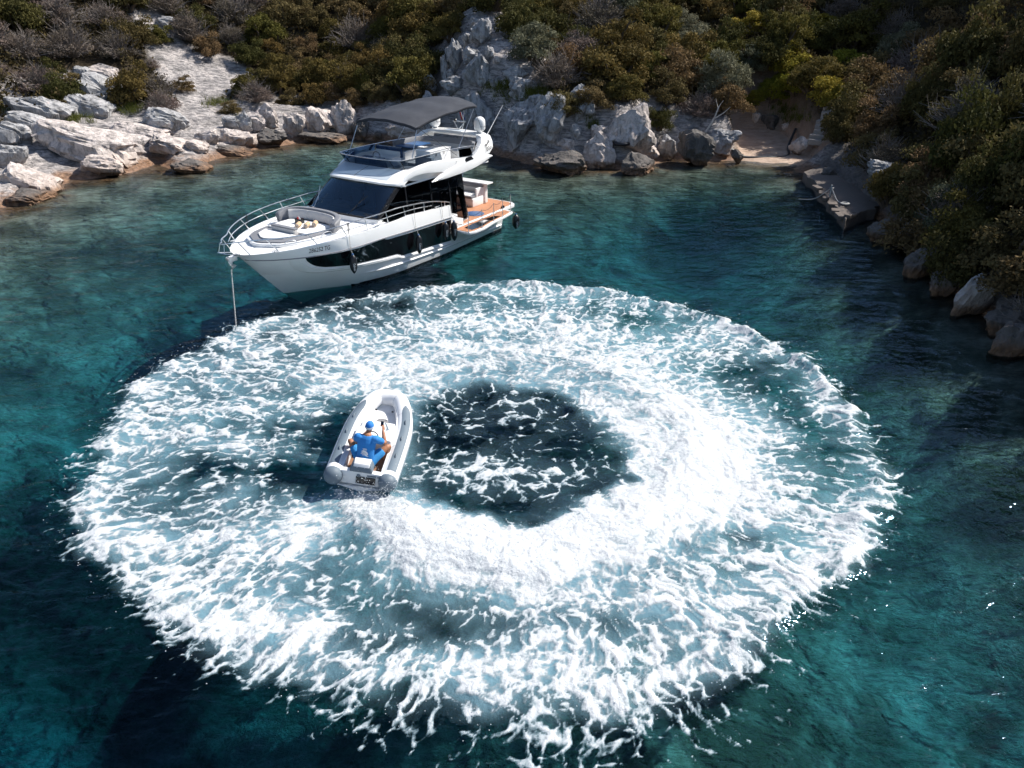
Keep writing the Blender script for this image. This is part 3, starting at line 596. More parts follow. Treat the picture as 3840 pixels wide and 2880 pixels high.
# ---- bow rail
railz = tab([(-2.1, 2.42), (-1.2, 2.44), (-.1, 2.46), (.7, 2.50), (1.8, 2.55), (4.2, 2.56), (5.5, 2.45), (6.4, 2.32), (7.1, 2.12)])
def ry(s): return float(LV[6][1](max(s, -1.79))) + .06 * math.exp(-((s - .2) / 1.5) ** 2) - .03
for sg in (1, -1):
    rail = MB().tube(cr([L(-2.1, sg * .16, 2.40), L(-1.95, sg * .36, 2.43)] + [L(s, sg * (ry(s) + .05), float(railz(s))) for s in (-1.5, -1.1, -.5, .2, 1, 2, 3, 4, 5, 6, 6.8, 7.1)], 5), .020, 7).build('bow_rail', M_CHROME, yacht, True)
    MB().tube(cr([L(s, sg * (ry(s) + .02), (float(railz(s)) + float(LV[6][2](s))) / 2) for s in (-1.5, -1.0, -.5, .2, 1, 2, 3.0, 4.0, 5, 6)], 4), .015, 6).build('mid_rail', M_CHROME, rail, True)
    for s in (-1.55, -.85, .3, 1.48, 2.42, 3.5, 4.47, 5.6, 6.9):
        rk = .62 if s < 2 else .35
        s2 = max(s - rk * .55, -1.85) if s < 5 else s - .1
        if s < -1.5: s2 = -1.9
        MB().tube([L(s, sg * (float(LV[6][1](s)) - .06), float(LV[6][2](s)) - .02), L(s2, sg * (ry(s2) + .05 if s2 > -1.8 else .40), float(railz(s2)))], .017, 6).lathe([(.035, 0), (.035, .012)], L(s, sg * (float(LV[6][1](s)) - .06), float(LV[6][2](s)) - .02), 8).build('stanchion', M_CHROME, rail, True)
MB().tube(cr([L(-2.1, .16, 2.40), L(-2.22, .1, 2.40), L(-2.25, 0, 2.40), L(-2.22, -.1, 2.40), L(-2.1, -.16, 2.40)], 4), .017, 7).tube(cr([L(-1.75, .2, 1.95), L(-2.15, .2, 2.05), L(-2.35, .12, 2.12), L(-2.38, 0, 2.13), L(-2.35, -.12, 2.12), L(-2.15, -.2, 2.05), L(-1.75, -.2, 1.95)], 4), .016, 7).tube([L(-2.22, .1, 2.4), L(-2.3, .14, 2.1)], .012, 6).tube([L(-2.22, -.1, 2.4), L(-2.3, -.14, 2.1)], .012, 6).build('pulpit', M_CHROME, yacht, True)
ar = MB().box(L(-1.78, 0, 1.87), (.5, .17, .05)).box(L(-1.95, .08, 1.82), (.34, .02, .16)).box(L(-1.95, -.08, 1.82), (.34, .02, .16)).build('anchor_roller', M_CHROME, yacht, bevel=.008)
an = MB().prism([(YC + 1.95, -.03), (YC + 2.12, -.03), (YC + 2.12, .03), (YC + 1.95, .03)], 1.62, 1.86)
an.loft([[L(-1.80, -.02, 1.55), L(-1.80, .02, 1.55), L(-1.86, .02, 1.60), L(-1.86, -.02, 1.60)], [L(-2.08, -.12, 1.48), L(-2.08, .12, 1.48), L(-2.10, .13, 1.60), L(-2.10, -.13, 1.60)], [L(-2.14, -.02, 1.78), L(-2.14, .02, 1.78), L(-2.16, .02, 1.82), L(-2.16, -.02, 1.82)]])
an.build('anchor', M_CHROME, yacht, bevel=.01)
# ---- deckhouse
wb_ = [(3.62, 1.80, 2.18), (3.34, 1.80, 2.24), (3.14, 1.45, 2.27), (3.04, .8, 2.29), (3.0, 0, 2.30)]; wt_ = [(4.85, 1.66, 3.12), (4.60, 1.64, 3.16), (4.28, 1.35, 3.24), (4.10, .8, 3.30), (4.04, 0, 3.32)]
bp_ = cr([L(*p) for p in wb_[1:]] + [L(s, -y, z) for s, y, z in reversed(wb_[1:-1])], 4); tp_ = cr([L(*p) for p in wt_[1:]] + [L(s, -y, z) for s, y, z in reversed(wt_[1:-1])], 4)
rows = [[b.lerp(t, f) + Vector((.05 * math.sin(f * math.pi), 0, .03 * math.sin(f * math.pi))) for b, t in zip(bp_, tp_)] for f in np.linspace(0, 1, 7)]
ws = MB().loft(rows, cap=False, closed=False).build('windscreen', M_GLASS, yacht, auto=60)
MB().tube(bp_, .025, 6).build('lower_frame', M_BLACKP, ws, True)
# black fritted band at the foot of the glass and the curved coaming that carries it
MB().loft([[p + Vector((.08, 0, -.03)) for p in bp_], [p + Vector((.10, 0, -.20)) for p in bp_], [p + Vector((.10, 0, -.42)) for p in bp_]], cap=False, closed=False).build('cabin_front', M_WHITE, yacht, auto=40)
for sg in (1, -1):
    MB().loft([[L(3.22, sg * 1.86, 2.24), L(3.46, sg * 1.83, 2.20), L(3.46, sg * 1.78, 2.20), L(3.22, sg * 1.78, 2.26)], [L(4.56, sg * 1.69, 3.14), L(4.82, sg * 1.71, 3.10), L(4.82, sg * 1.62, 3.10), L(4.56, sg * 1.60, 3.16)]]).build('windscreen_pillar', M_BLACKP, yacht, bevel=.02)
    for q, (y0, y1, s0) in enumerate(((-1.3, -1.05, 0), (.55, 1.2, 0))):
        if sg < 0: continue
        base = L(2.98 + .12 * abs(y0), y0, 2.28); tipw = L(3.55, y1 if q else -1.12, 2.95)
        w = MB().tube([base, base.lerp(tipw, .55) + Vector((.06, 0, .03)), tipw + Vector((.05, 0, .03))], .012, 5)
        w.tube([base.lerp(tipw, .35) + Vector((.09, .12, .05)), tipw + Vector((.06, -.1, .12))], .010, 5); w.box(base, (.09, .07, .06)); w.build('wiper', M_BLACKP if q else M_CHROME, ws, True)
    # side glass in panes with black mullions
    ztop = tab([(3.5, 2.3), (4.8, 3.13), (5.4, 3.34), (6.7, 3.30), (8.3, 3.05), (8.8, 2.95)]); zbot = tab([(3.4, 2.08), (4.2, 1.9), (7.0, 1.62), (7.05, 1.05), (8.9, 1.02)])
    yg = lambda s, z: 1.80 - .10 * (z - 2.0)
    st = [3.5, 5.05, 6.55, 7.75, 8.75]
    for a, b in zip(st[:-1], st[1:]):
        ss = np.linspace(a + .03, b - .03, 6)
        rows = [[L(s, sg * yg(s, z), z) for s in ss for z in [float(zbot(s) + (ztop(s) - zbot(s)) * f)]] for f in np.linspace(0, 1, 4)]
        MB().loft(rows, cap=False, closed=False).build('side_window', M_DGLASS, yacht, auto=60)
    for s in st[1:-1]:
        MB().loft([[L(s - .035, sg * (yg(s, z) + .012), z), L(s + .035, sg * (yg(s, z) + .012), z), L(s + .035, sg * (yg(s, z) - .03), z), L(s - .035, sg * (yg(s, z) - .03), z)] for z in (float(zbot(s)), float(ztop(s)))]).build('mullion', M_BLACKP, yacht)
    MB().loft([[L(s, sg * 1.79, z) for s, z in ((3.3, 1.45), (3.3, 2.2), (4.2, 1.92), (7.0, 1.65), (7.0, 1.45))], [L(s, sg * 1.70, z) for s, z in ((3.3, 1.45), (3.3, 2.2), (4.2, 1.92), (7.0, 1.65), (7.0, 1.45))]]).build('cabin_side', M_WHITE, yacht)
    MB().box(L(7.95, sg * 1.76, .96), (1.9, .1, .12)).build('door_sill', M_WHITE, yacht)
    MB().loft([[L(8.25, sg * 1.74, 2.98), L(8.62, sg * 1.76, 2.95), L(8.62, sg * 1.64, 2.95), L(8.25, sg * 1.64, 2.98)], [L(8.45, sg * 1.76, 2.1), L(8.72, sg * 1.78, 2.1), L(8.72, sg * 1.66, 2.1), L(8.45, sg * 1.66, 2.1)], [L(8.75, sg * 1.78, 1.0), L(9.0, sg * 1.80, 1.0), L(9.0, sg * 1.68, 1.0), L(8.75, sg * 1.68, 1.0)]]).build('aft_pillar', M_BLACKP, yacht, bevel=.015)
    # steps down from the side deck
    MB().box(L(7.45, sg * 1.98, 1.25), (.5, .36, .5)).box(L(7.9, sg * 1.98, 1.12), (.4, .36, .24)).build('side_step', M_WHITE, yacht, bevel=.02)
MB().box(L(6.0, 0, 1.40), (5.9, 3.36, .06)).build('saloon_floor', M_WOODI, yacht)
it = MB().box(L(3.85, 0, 2.12), (1.0, 3.2, .10)).box(L(4.15, -.7, 2.24), (.45, 1.1, .22)).build('dashboard', M_INTERIOR, yacht, bevel=.04)
MB().box(L(3.6, .6, 2.19), (.45, .9, .05)).build('chart_tray', M_LGREY, it, bevel=.01)
MB().box(L(3.55, 1.15, 2.22), (.16, .5, .12)).build('rolled_cloth', M_TOWEL, it, bevel=.05)
for y in (-1.0, -.35): MB().box(L(5.0, y, 1.95), (.5, .5, .14)).box(L(5.25, y, 2.3), (.12, .5, .65)).tube([L(5.0, y, 1.4), L(5.0, y, 1.9)], .05).build('helm_seat', M_DGREY, yacht, bevel=.04)
MB().box(L(5.9, .9, 2.12), (.9, .7, .04)).tube([L(5.9, .9, 1.43), L(5.9, .9, 2.1)], .05).box(L(5.95, .8, 2.17), (.3, .25, .06)).build('saloon_table', M_WHITE, yacht)
MB().box(L(7.1, 1.1, 1.75), (.6, .8, .5)).box(L(7.35, 1.1, 2.1), (.12, .8, .5)).build('saloon_sofa', M_WCUSH, yacht, bevel=.04)
MB().box(L(6.6, -1.2, 1.85), (2.6, .6, .85)).build('galley_counter', M_WOODI, yacht, bevel=.02)
MB().loft([[L(8.35, y, z) for y, z in ((-1.62, 1.0), (1.62, 1.0), (1.62, 3.0), (-1.62, 3.0))], [L(8.39, y, z) for y, z in ((-1.62, 1.0), (1.62, 1.0), (1.62, 3.0), (-1.62, 3.0))]]).build('aft_door', M_DGLASS, yacht)
# ---- flybridge moulding: brow, side fascia, floor, aft wing and arch
brow = MB(); n = 17; rows = [[], [], [], [], []]
fr_ = cr([L(s, y, z) for s, y, z in ((4.98, -1.80, 3.12), (4.66, -1.74, 3.17), (4.25, -1.40, 3.25), (4.04, -.8, 3.31), (3.97, 0, 3.33), (4.04, .8, 3.31), (4.25, 1.40, 3.25), (4.66, 1.74, 3.17), (4.98, 1.80, 3.12))], 3)
bk_ = cr([L(s, y, z) for s, y, z in ((5.9, -1.80, 3.70), (5.45, -1.72, 3.66), (5.15, -1.42, 3.66), (5.06, -.8, 3.68), (5.02, 0, 3.69), (5.06, .8, 3.68), (5.15, 1.42, 3.66), (5.45, 1.72, 3.66), (5.9, 1.80, 3.70))], 3)
rows = [[p + Vector((-.05, 0, -.03)) for p in fr_], [p + Vector((.02, 0, .0)) for p in fr_], [p + Vector((.03, 0, .07)) for p in fr_]] + [[a.lerp(b, f) + Vector((0, 0, .07 * (1 - f) + .02 * math.sin(f * math.pi))) for a, b in zip(fr_, bk_)] for f in (.25, .5, .75, 1)]
rows += [[p + Vector((-.10, 0, -.3)) for p in bk_]]
brow.loft(rows, cap=False, closed=False).build('roof_brow', M_WHITE, yacht, auto=40)
rows = [[a.lerp(b, f) + Vector((0, 0, .07 * (1 - f) + .02 * math.sin(f * math.pi) + .012)) for a, b in list(zip(fr_, bk_))[6:-6]] for f in (.16, .4, .7, .97)]
MB().loft(rows, cap=False, closed=False).build('roof_shade_panel', M_GREY_ROOFSHADE, yacht, auto=40)  # blue-grey sheet over the white brow, bimini shade put into its colour
MB().tube([fr_[12].lerp(bk_[12], f) + Vector((0, 0, .085 * (1 - f) + .02 * math.sin(f * math.pi) + .008)) for f in (.16, .5, .97)], .012, 5).build('panel_joint', M_DGREY, yacht)
for sg in (1, -1):
    s_ = np.linspace(4.75, 10.4, 34)
    top = tab([(4.75, 3.24), (5.0, 3.46), (5.4, 3.66), (5.9, 3.74), (6.47, 3.78), (7.4, 3.72), (8.42, 3.61), (9.3, 3.52), (10.4, 3.45)]); bot = tab([(4.75, 3.12), (5.0, 3.28), (5.5, 3.42), (6.1, 3.43), (6.8, 3.34), (7.6, 3.22), (8.4, 3.16), (10.4, 3.25)]); yo = tab([(4.75, 1.76), (5.5, 1.90), (6.5, 1.97), (8.4, 2.02), (10.4, 1.86)])
    rings = [[L(s, sg * (yo(s) - .12), bot(s) + .02), L(s, sg * (yo(s) - .02), bot(s)), L(s, sg * yo(s), bot(s) + (top(s) - bot(s)) * .35), L(s, sg * (yo(s) - .03), top(s) - .03), L(s, sg * (yo(s) - .08), top(s)), L(s, sg * (yo(s) - .22), top(s)), L(s, sg * (yo(s) - .25), 3.12)] for s in s_]
    MB().loft(rings).build('fly_coaming', M_WHITE, yacht, auto=35)
    # aft wing: a blade rising from its forward tip to the stern quarter
    ws_ = np.linspace(0, 1, 26); rings = []
    lowz = tab([(6.3, 3.04), (7.2, 3.03), (8.2, 3.05), (9.5, 3.13), (10.75, 3.30)]); upz = tab([(6.3, 3.06), (6.8, 3.19), (7.5, 3.36), (8.3, 3.48), (9.3, 3.50), (10.4, 3.46), (10.75, 3.36)])
    for t in ws_:
        s = 6.3 + 4.45 * t; w = .06 + .26 * math.sin(min(t * 1.5, 1) * math.pi / 2); y0 = 2.06 if t < .6 else 2.06 - .2 * (t - .6) / .4
        a, b = float(lowz(s)), float(upz(s)); rings.append([L(s, sg * (y0 - w), a + .03), L(s, sg * (y0 - .03), a), L(s, sg * y0, a + (b - a) * .45), L(s, sg * (y0 - .04), b), L(s, sg * (y0 - w), b)])
    MB().loft(rings).build('fly_wing', M_WHITE, yacht, auto=35)
    MB().loft([[L(s, sg * (2.035 if k else 1.98), z) for s, z in ((8.55, 3.44), (9.12, 3.50), (8.95, 3.62), (8.62, 3.60))] for k in (0, 1)]).build('fly_vent', M_BLACKP, yacht)
    MB().loft([[L(8.3, sg * 1.72, 3.0), L(8.9, sg * 1.72, 3.06), L(8.9, sg * 1.60, 3.06), L(8.3, sg * 1.60, 3.0)], [L(8.40, sg * 1.74, 2.80), L(8.7, sg * 1.74, 2.76), L(8.7, sg * 1.62, 2.76), L(8.40, sg * 1.62, 2.80)]]).build('wing_bracket', M_GREY_ROOFSHADE, yacht, bevel=.02)
    # arch leg: outer face leaning aft
    leg = [[(9.15, 1.90, 3.46), (10.55, 1.84, 3.46), (10.5, 1.62, 3.46), (9.2, 1.68, 3.46)], [(9.65, 1.86, 3.70), (10.92, 1.78, 3.66), (10.85, 1.52, 3.66), (9.7, 1.62, 3.70)], [(10.05, 1.78, 3.98), (10.98, 1.70, 3.92), (10.92, 1.44, 3.92), (10.1, 1.5, 3.98)], [(10.30, 1.62, 4.16), (10.98, 1.58, 4.14), (10.9, 1.3, 4.10), (10.3, 1.3, 4.10)], [(10.36, 1.2, 4.25), (10.95, 1.25, 4.24), (10.85, 1.15, 4.10), (10.4, 1.15, 4.10)]]
    MB().loft([[L(s, sg * y, z) for s, y, z in r_] for r_ in leg]).build('arch_leg', M_WHITE, yacht, bevel=.04, seg=3)
MB().loft([[L(10.34, y, 4.25 + .03 * (1 - abs(y))), L(10.93, y, 4.25 + .03 * (1 - abs(y))), L(10.99, y, 4.17), L(10.9, y, 4.08), L(10.4, y, 4.08), L(10.30, y, 4.18)] for y in np.linspace(-1.3, 1.3, 9)]).build('arch_beam', M_WHITE, yacht, auto=40)
MB().box(L(10.55, 0, 4.275), (.34, .9, .012)).build('solar_panel', M_GREY_ROOFSHADE, yacht)
MB().loft([[L(4.8, y, z) for y, z in ((-1.7, 3.08), (1.7, 3.08), (1.7, 3.14), (-1.7, 3.14))], [L(10.5, y, z) for y, z in ((-1.8, 3.10), (1.8, 3.10), (1.8, 3.16), (-1.8, 3.16))]]).build('fly_floor', M_DECK, yacht)
# fly windscreen and rail
base = cr([L(s, y, z) for s, y, z in ((7.3, 1.80, 3.72), (6.3, 1.76, 3.76), (5.6, 1.66, 3.69), (5.22, 1.45, 3.66), (5.10, .8, 3.68), (5.06, 0, 3.69), (5.10, -.8, 3.68), (5.22, -1.45, 3.66), (5.6, -1.66, 3.69), (6.3, -1.76, 3.76), (7.3, -1.80, 3.72))], 4)
topp = cr([L(s, y, z) for s, y, z in ((7.3, 1.70, 4.01), (6.3, 1.68, 4.02), (5.35, 1.64, 4.02), (4.97, 1.48, 4.03), (4.72, .8, 4.05), (4.66, 0, 4.06), (4.72, -.8, 4.05), (4.97, -1.48, 4.03), (5.35, -1.64, 4.02), (6.3, -1.68, 4.02), (7.3, -1.70, 4.01))], 4)
fs = MB().loft([[a.lerp(b, f) for a, b in zip(base, topp)] for f in (0, .5, 1)], cap=False, closed=False).build('fly_windscreen', M_SMOKE, yacht, auto=60)
MB().tube(topp + [], .018, 6).build('screen_rail', M_CHROME, fs, True)
for sg in (1, -1):
    MB().tube(cr([L(7.3, sg * 1.70, 4.01), L(8.6, sg * 1.70, 3.98), L(9.4, sg * 1.72, 3.93), L(9.85, sg * 1.74, 3.84)], 4), .016, 6).tube([L(8.45, sg * 1.78, 3.58), L(8.45, sg * 1.70, 3.98)], .013, 6).build('fly_rail', M_CHROME, yacht, True)
    MB().loft([[L(8.5, sg * 1.76, 3.62), L(9.45, sg * 1.76, 3.54), L(9.3, sg * 1.73, 3.88), L(8.5, sg * 1.73, 3.93)], [L(8.5, sg * 1.75, 3.62), L(9.45, sg * 1.75, 3.54), L(9.3, sg * 1.72, 3.88), L(8.5, sg * 1.72, 3.93)]]).build('rail_screen', M_SMOKE, yacht)
    for i in (11, 14) if sg > 0 else (26, 29):
        MB().tube([base[i], topp[i]], .014, 6).build('screen_post', M_BLACKP, fs)
# fly furniture
hb = MB().box(L(6.95, -.95, 3.38), (.55, 1.35, .45)).build('fly_helm_bench', M_WHITE, yacht, bevel=.03)
MB().box(L(6.92, -.95, 3.63), (.55, 1.3, .09)).build('seat_cushion', M_WCUSH, hb, bevel=.03); MB().box(L(7.28, -.95, 3.78), (.16, 1.38, .42)).build('backrest', M_NAVY, hb, bevel=.05)
MB().box(L(7.19, -.95, 3.74), (.06, 1.3, .2)).build('back_cushion', M_WCUSH, hb, bevel=.02)
hd = MB().box(L(6.1, -.95, 3.42), (.7, 1.3, .6), taper=.85).build('fly_helm', M_NAVY, yacht, bevel=.04)
MB().tube([L(6.48 + .0, -.95 + .19 * math.cos(a), 3.72 + .17 * math.sin(a)) for a in np.linspace(0, 2 * math.pi, 17)[:-1]], .014, 6, closed=True).build('steering_wheel', M_BLACKP, hd, True)
MB().box(L(6.2, .85, 3.45), (.7, 1.2, .1)).box(L(6.0, .85, 3.32), (1.2, 1.25, .3)).build('fly_lounge', M_DGREY, yacht, bevel=.04)
ft = MB().box(L(9.0, -1.1, 3.78), (1.35, .85, .045)).tube([L(9.0, -1.1, 3.14), L(9.0, -1.1, 3.77)], .05).build('fly_table', M_BLUE, yacht, bevel=.01)
br = MB().box(L(8.1, .72, 3.53), (1.35, .75, .75)).build('wet_bar', M_WHITE, yacht, bevel=.03)
MB().box(L(8.1, .72, 3.925), (1.38, .78, .04)).build('bar_lid', M_WHITE, br, bevel=.012); MB().box(L(7.35, .85, 3.45), (.2, .85, .58)).build('bar_side', M_GREY_ROOFSHADE, br, bevel=.02)
[MB().tube([L(q_, 1.12, 3.85), L(q_, 1.12, 3.72)], .012, 5).build('latch', M_BLACKP, br) for q_ in (7.8, 8.3)]
uo = [(p.x, p.y) for p in cr([(8.3, -1.55, 0), (9.4, -1.52, 0), (10.0, -1.3, 0), (10.2, -.6, 0), (10.22, 0, 0), (10.2, .6, 0), (10.05, 1.25, 0), (9.7, 1.5, 0)], 5)]
sofa = sweep(uo, [(-.55, 3.16), (.08, 3.16), (.10, 3.5), (-.55, 3.5)]).build('fly_sofa', M_WHITE, yacht)
sweep(uo, [(-.55, 3.5), (0, 3.5), (0, 3.58), (-.53, 3.59)]).build('seat_cushion', M_WCUSH, sofa, bevel=.02)
sweep(uo, [(-.06, 3.56), (.05, 3.56), (.10, 3.78), (-.02, 3.78)]).build('back_cushion', M_LGREY, sofa, bevel=.02); sweep(uo, [(-.06, 3.77), (.08, 3.77), (.14, 3.98), (.0, 3.99)]).build('head_cushion', M_DGREY, sofa, bevel=.03)
ch = MB().box(L(9.15, .25, 3.42), (.5, .5, .12)).box(L(9.0, .25, 3.66), (.1, .5, .45)).tube([L(9.15, .25, 3.14), L(9.15, .25, 3.4)], .06).build('fly_chair', M_DGREY, yacht, bevel=.04)
# radomes, mast, aerials
for sg in (1, -1):
    c = L(10.72, sg * 1.22, 4.25)
    rd = MB().lathe([(.10, 0), (.13, .04), (.22, .12), (.245, .18), (.245, .42), (.23, .52), (.18, .60), (.10, .65), (.02, .665)], c, 24).build('radome', M_WHITE, yacht, auto=50)
    text_on('Raymarine', .095, lambda u, v, c=c: c + Vector((.248 * math.cos(.9 + u / .248), .248 * math.sin(.9 + u / .248), .25 + v)), M_DGREY, rd, 'lettering', sx=.95)
    MB().tube([L(10.84, sg * 1.5, 4.16), L(11.02, sg * 1.5, 4.30), L(12.1, sg * 1.5, 5.24)], [.02, .015, .006], 6).lathe([(.04, 0), (.04, .03)], L(10.84, sg * 1.5, 4.15), 8).build('whip_aerial', M_WHITE, yacht, True)
mt = MB().tube([L(10.8, .0, 4.25), L(10.9, -.28, 4.58)], .014, 6).tube([L(10.8, .0, 4.25), L(10.9, .28, 4.58)], .014, 6).tube([L(10.95, .1, 4.25), L(11.0, .22, 4.62)], .014, 6).box(L(10.9, 0, 4.59), (.16, .62, .035)).tube([L(10.9, .22, 4.6), L(10.95, .24, 5.05)], .010, 6).build('light_mast', M_CHROME, yacht, True)
MB().lathe([(.0, 0), (.06, .0), (.07, .05), (.04, .09), (.0, .1)], L(10.9, -.22, 4.61), 12).build('horn_light', M_BLACKP, mt, True)
fl = MB(); fl_p = [L(10.92, .02, 4.95), L(11.0, .1, 4.62)]
for i, (m_, c_) in enumerate((('red', (.45, .02, .02)), ('white', (.75, .75, .75)), ('blue', (.02, .05, .3)))):
    o = .05 * i; MB().loft([[L(10.92 + o * .6, .0 + o, 4.98 - o * .3), L(10.94 + o * .6, .05 + o, 4.97 - o * .3), L(10.94 + o * .6, .05 + o, 4.975 - o * .3), L(10.92 + o * .6, .0 + o, 4.985 - o * .3)], [L(10.96 + o * .6, .08 + o, 4.66), L(10.98 + o * .6, .13 + o, 4.65), L(10.98 + o * .6, .13 + o, 4.655), L(10.96 + o * .6, .08 + o, 4.665)]]).build('flag_stripe', plain('flag_' + m_, c_, .9), mt)
# arch emblem and name
def arch_pt(s, z, o=.012):
    y = np.interp(z, [3.46, 3.68, 3.95, 4.15], [1.87, 1.82, 1.74, 1.60]) - .05 * (s - 10.3); return L(s, y + o + .02, z)
text_on('GALEON', .15, lambda u, v: arch_pt(10.28 + u, 3.60 + v + u * .10), M_BLACKP, yacht, 'name_lettering', sx=.85)
em = MB()
def stroke(pts, w):
    pts = [(a, b) for a, b in pts]; Ls = []; Rs = []
    for i, (a, b) in enumerate(pts):
        p0 = pts[max(i - 1, 0)]; p1 = pts[min(i + 1, len(pts) - 1)]; d = math.hypot(p1[0] - p0[0], p1[1] - p0[1]); nx, nz = -(p1[1] - p0[1]) / d * w / 2, (p1[0] - p0[0]) / d * w / 2
        Ls.append(arch_pt(10.28 + a + nx, 3.77 + b + nz)); Rs.append(arch_pt(10.28 + a - nx, 3.77 + b - nz))
    em.loft([Ls, Rs], cap=False, closed=False)
stroke([(0, .0), (.0, .09), (.05, .10), (.09, .08), (.10, .03), (.05, .01)], .032); stroke([(.02, -.03), (.12, -.045), (.22, -.01), (.28, .01)], .022); stroke([(.08, .08), (.18, .11), (.30, .17)], .034); stroke([(.19, .11), (.22, .06)], .028)
stroke([(.28, .20), (.30, .15), (.37, .16), (.40, .21), (.36, .25), (.29, .22), (.40, .18)], .026)
em.build('emblem', M_BLACKP, yacht)
text_on('F', .12, lambda u, v: L(7.9 + u, 2.015, 3.50 + v), M_BLACKP, yacht, 'badge', sx=1, cuts=0)
# ---- bimini
def bim(s, y): 
    t = (s - 6.1) / 4.0
    return 5.10 + .36 * t + .10 * math.sin(t * math.pi) + .26 * (1 - (y / 1.52) ** 2) - .03 * math.cos(t * math.pi * 6) * (1 - .6 * (y / 1.5) ** 2) + .012 * math.sin(7 * y + 3 * s)
rows = [[L(s - .25 * (1 - (y / 1.52) ** 2) * (1 - t) + .22 * (1 - (y / 1.52) ** 2) * t, y, bim(s, y)) for y in np.linspace(-1.52, 1.52, 15)] for t in np.linspace(0, 1, 25) for s in [6.1 + 4.0 * t]]
hem = lambda row: [row[0] + Vector((0, -.012, -.09))] + row + [row[-1] + Vector((0, .012, -.09))]
rows = [hem(r_) for r_ in rows]; rows = [[p + Vector((.02, 0, -.10)) for p in rows[0]]] + rows + [[p + Vector((-.02, 0, -.10)) for p in rows[-1]]]
bo = MB().loft(rows, cap=False, closed=False).build('bimini', M_CANVAS, yacht, auto=50); md = bo.modifiers.new('thick', 'SOLIDIFY'); md.thickness = .012
for sg in (1, -1):
    for a, b, r_, m_ in (((5.67, 1.62, 4.0), (6.2, 1.50, 5.10), .019, M_CHROME), ((8.6, 1.64, 3.96), (10.0, 1.50, 5.43), .016, M_CHROME), ((6.2, 1.50, 5.08), (8.35, 1.72, 3.72), .009, M_BLACKP), ((9.95, 1.50, 5.35), (10.6, 1.5, 4.2), .008, M_BLACKP)):
        MB().tube([L(a[0], sg * a[1], a[2]), L(b[0], sg * b[1], b[2])], r_, 7).build('bimini_pole' if m_ is M_CHROME else 'bimini_strap', m_, bo, True)
for s in (6.15, 8.1, 10.0): MB().tube(cr([L(s - .2 * (1 - (y / 1.52) ** 2) * (1 if s < 7 else (-1 if s > 9 else 0)), y, bim(s, y) - .03) for y in np.linspace(-1.5, 1.5, 7)], 3), .014, 6).build('bimini_bow', M_CHROME, bo, True)
# ---- cockpit and fold-down terraces
cp = [(7.2, 2.2), (11.3, 2.15), (12.2, 2.05), (12.45, 1.75), (12.5, 0)]
prism_sy(sym([(7.2, 0)] + cp) if False else [(s, y) for s, y in cp] + [(s, -y) for s, y in reversed(cp[:-1])], .82, .96).build('aft_deck', M_WHITE, yacht, bevel=.02)
tk = [(7.25, 1.65), (7.25, 2.08), (11.2, 2.05), (12.1, 1.93), (12.32, 1.65), (12.36, 0)]
prism_sy(tk + [(s, -y) for s, y in reversed(tk[:-1])], .95, .972).build('teak_deck', M_TEAK, yacht)
for sg in (1, -1):
    oe = [(7.28, 2.24), (7.28, 3.06), (7.6, 3.16), (8.3, 3.14), (9.2, 2.96), (10.2, 2.86), (11.0, 2.74), (11.15, 2.5), (11.15, 2.24)]
    te = prism_sy([(s, sg * y) for s, y in oe] if sg > 0 else [(s, sg * y) for s, y in reversed(oe)], .86, .955).build('terrace', M_WHITE, yacht, bevel=.02)
    ti = [(7.32, 2.27), (7.32, 2.98), (7.65, 3.06), (8.3, 3.04), (9.2, 2.87), (10.2, 2.78), (10.9, 2.66), (11.0, 2.27)]
    prism_sy([(s, sg * y) for s, y in ti] if sg > 0 else [(s, sg * y) for s, y in reversed(ti)], .95, .972).build('terrace_teak', M_TEAK, te)
    gp_ = [(7.70, 2.50), (7.62, 2.95), (8.3, 2.98), (9.1, 2.82), (10.0, 2.74), (9.9, 2.5), (9.2, 2.42), (8.6, 2.42)]
    prism_sy([(s, sg * y) for s, y in gp_] if sg > 0 else [(s, sg * y) for s, y in reversed(gp_)], .970, .980).build('terrace_window', M_BLACKGLASS, te)
    MB().box(L(8.95, sg * 2.62, .988), (.34, .2, .012)).box(L(8.72, sg * 2.62, .99), (.03, .3, .016)).build('opening_hatch', M_LGREY, te, bevel=.004)
    tops = []
    for s, y in ((7.3, 3.0), (8.15, 3.08), (9.3, 2.88), (10.1, 2.80), (10.95, 2.66)):
        MB().tube([L(s, sg * y, .96), L(s, sg * y, 1.72)], .014, 6).lathe([(.035, 0), (.03, .02)], L(s, sg * y, .965), 8).build('terrace_stanchion', M_CHROME, te, True); tops.append(L(s, sg * y, 1.70))
    for h in (0, -.34):
        pts = []
        for a, b in zip(tops[:-1], tops[1:]): pts += [a.lerp(b, f) + Vector((0, 0, h - .12 * math.sin(f * math.pi))) for f in (0, .25, .5, .75)]
        st0 = L(7.25, sg * 2.2, 1.62 + h * .8); pts = [st0.lerp(tops[0] + Vector((0, 0, h)), f) + Vector((0, 0, -.14 * math.sin(f * math.pi))) for f in (0, .33, .66)] + pts + [tops[-1] + Vector((0, 0, h))]
        MB().tube(pts, .009, 5).build('guard_rope', M_ROPE, te, True)
    MB().box(L(9.3, sg * 2.2, .80), (3.2, .12, .06)).tube([L(8.2, sg * 2.1, .5), L(8.2, sg * 2.8, .85)], .02, 6).tube([L(10.2, sg * 2.0, .5), L(10.2, sg * 2.6, .85)], .02, 6).build('terrace_strut', M_WHITE, te)
    MB().box(L(11.3, sg * 2.0, 1.0), (.2, .08, .06)).box(L(11.25, sg * 2.05, 1.03), (.12, .10, .1)).build('stern_winch', M_BLACKP, yacht, bevel=.02)
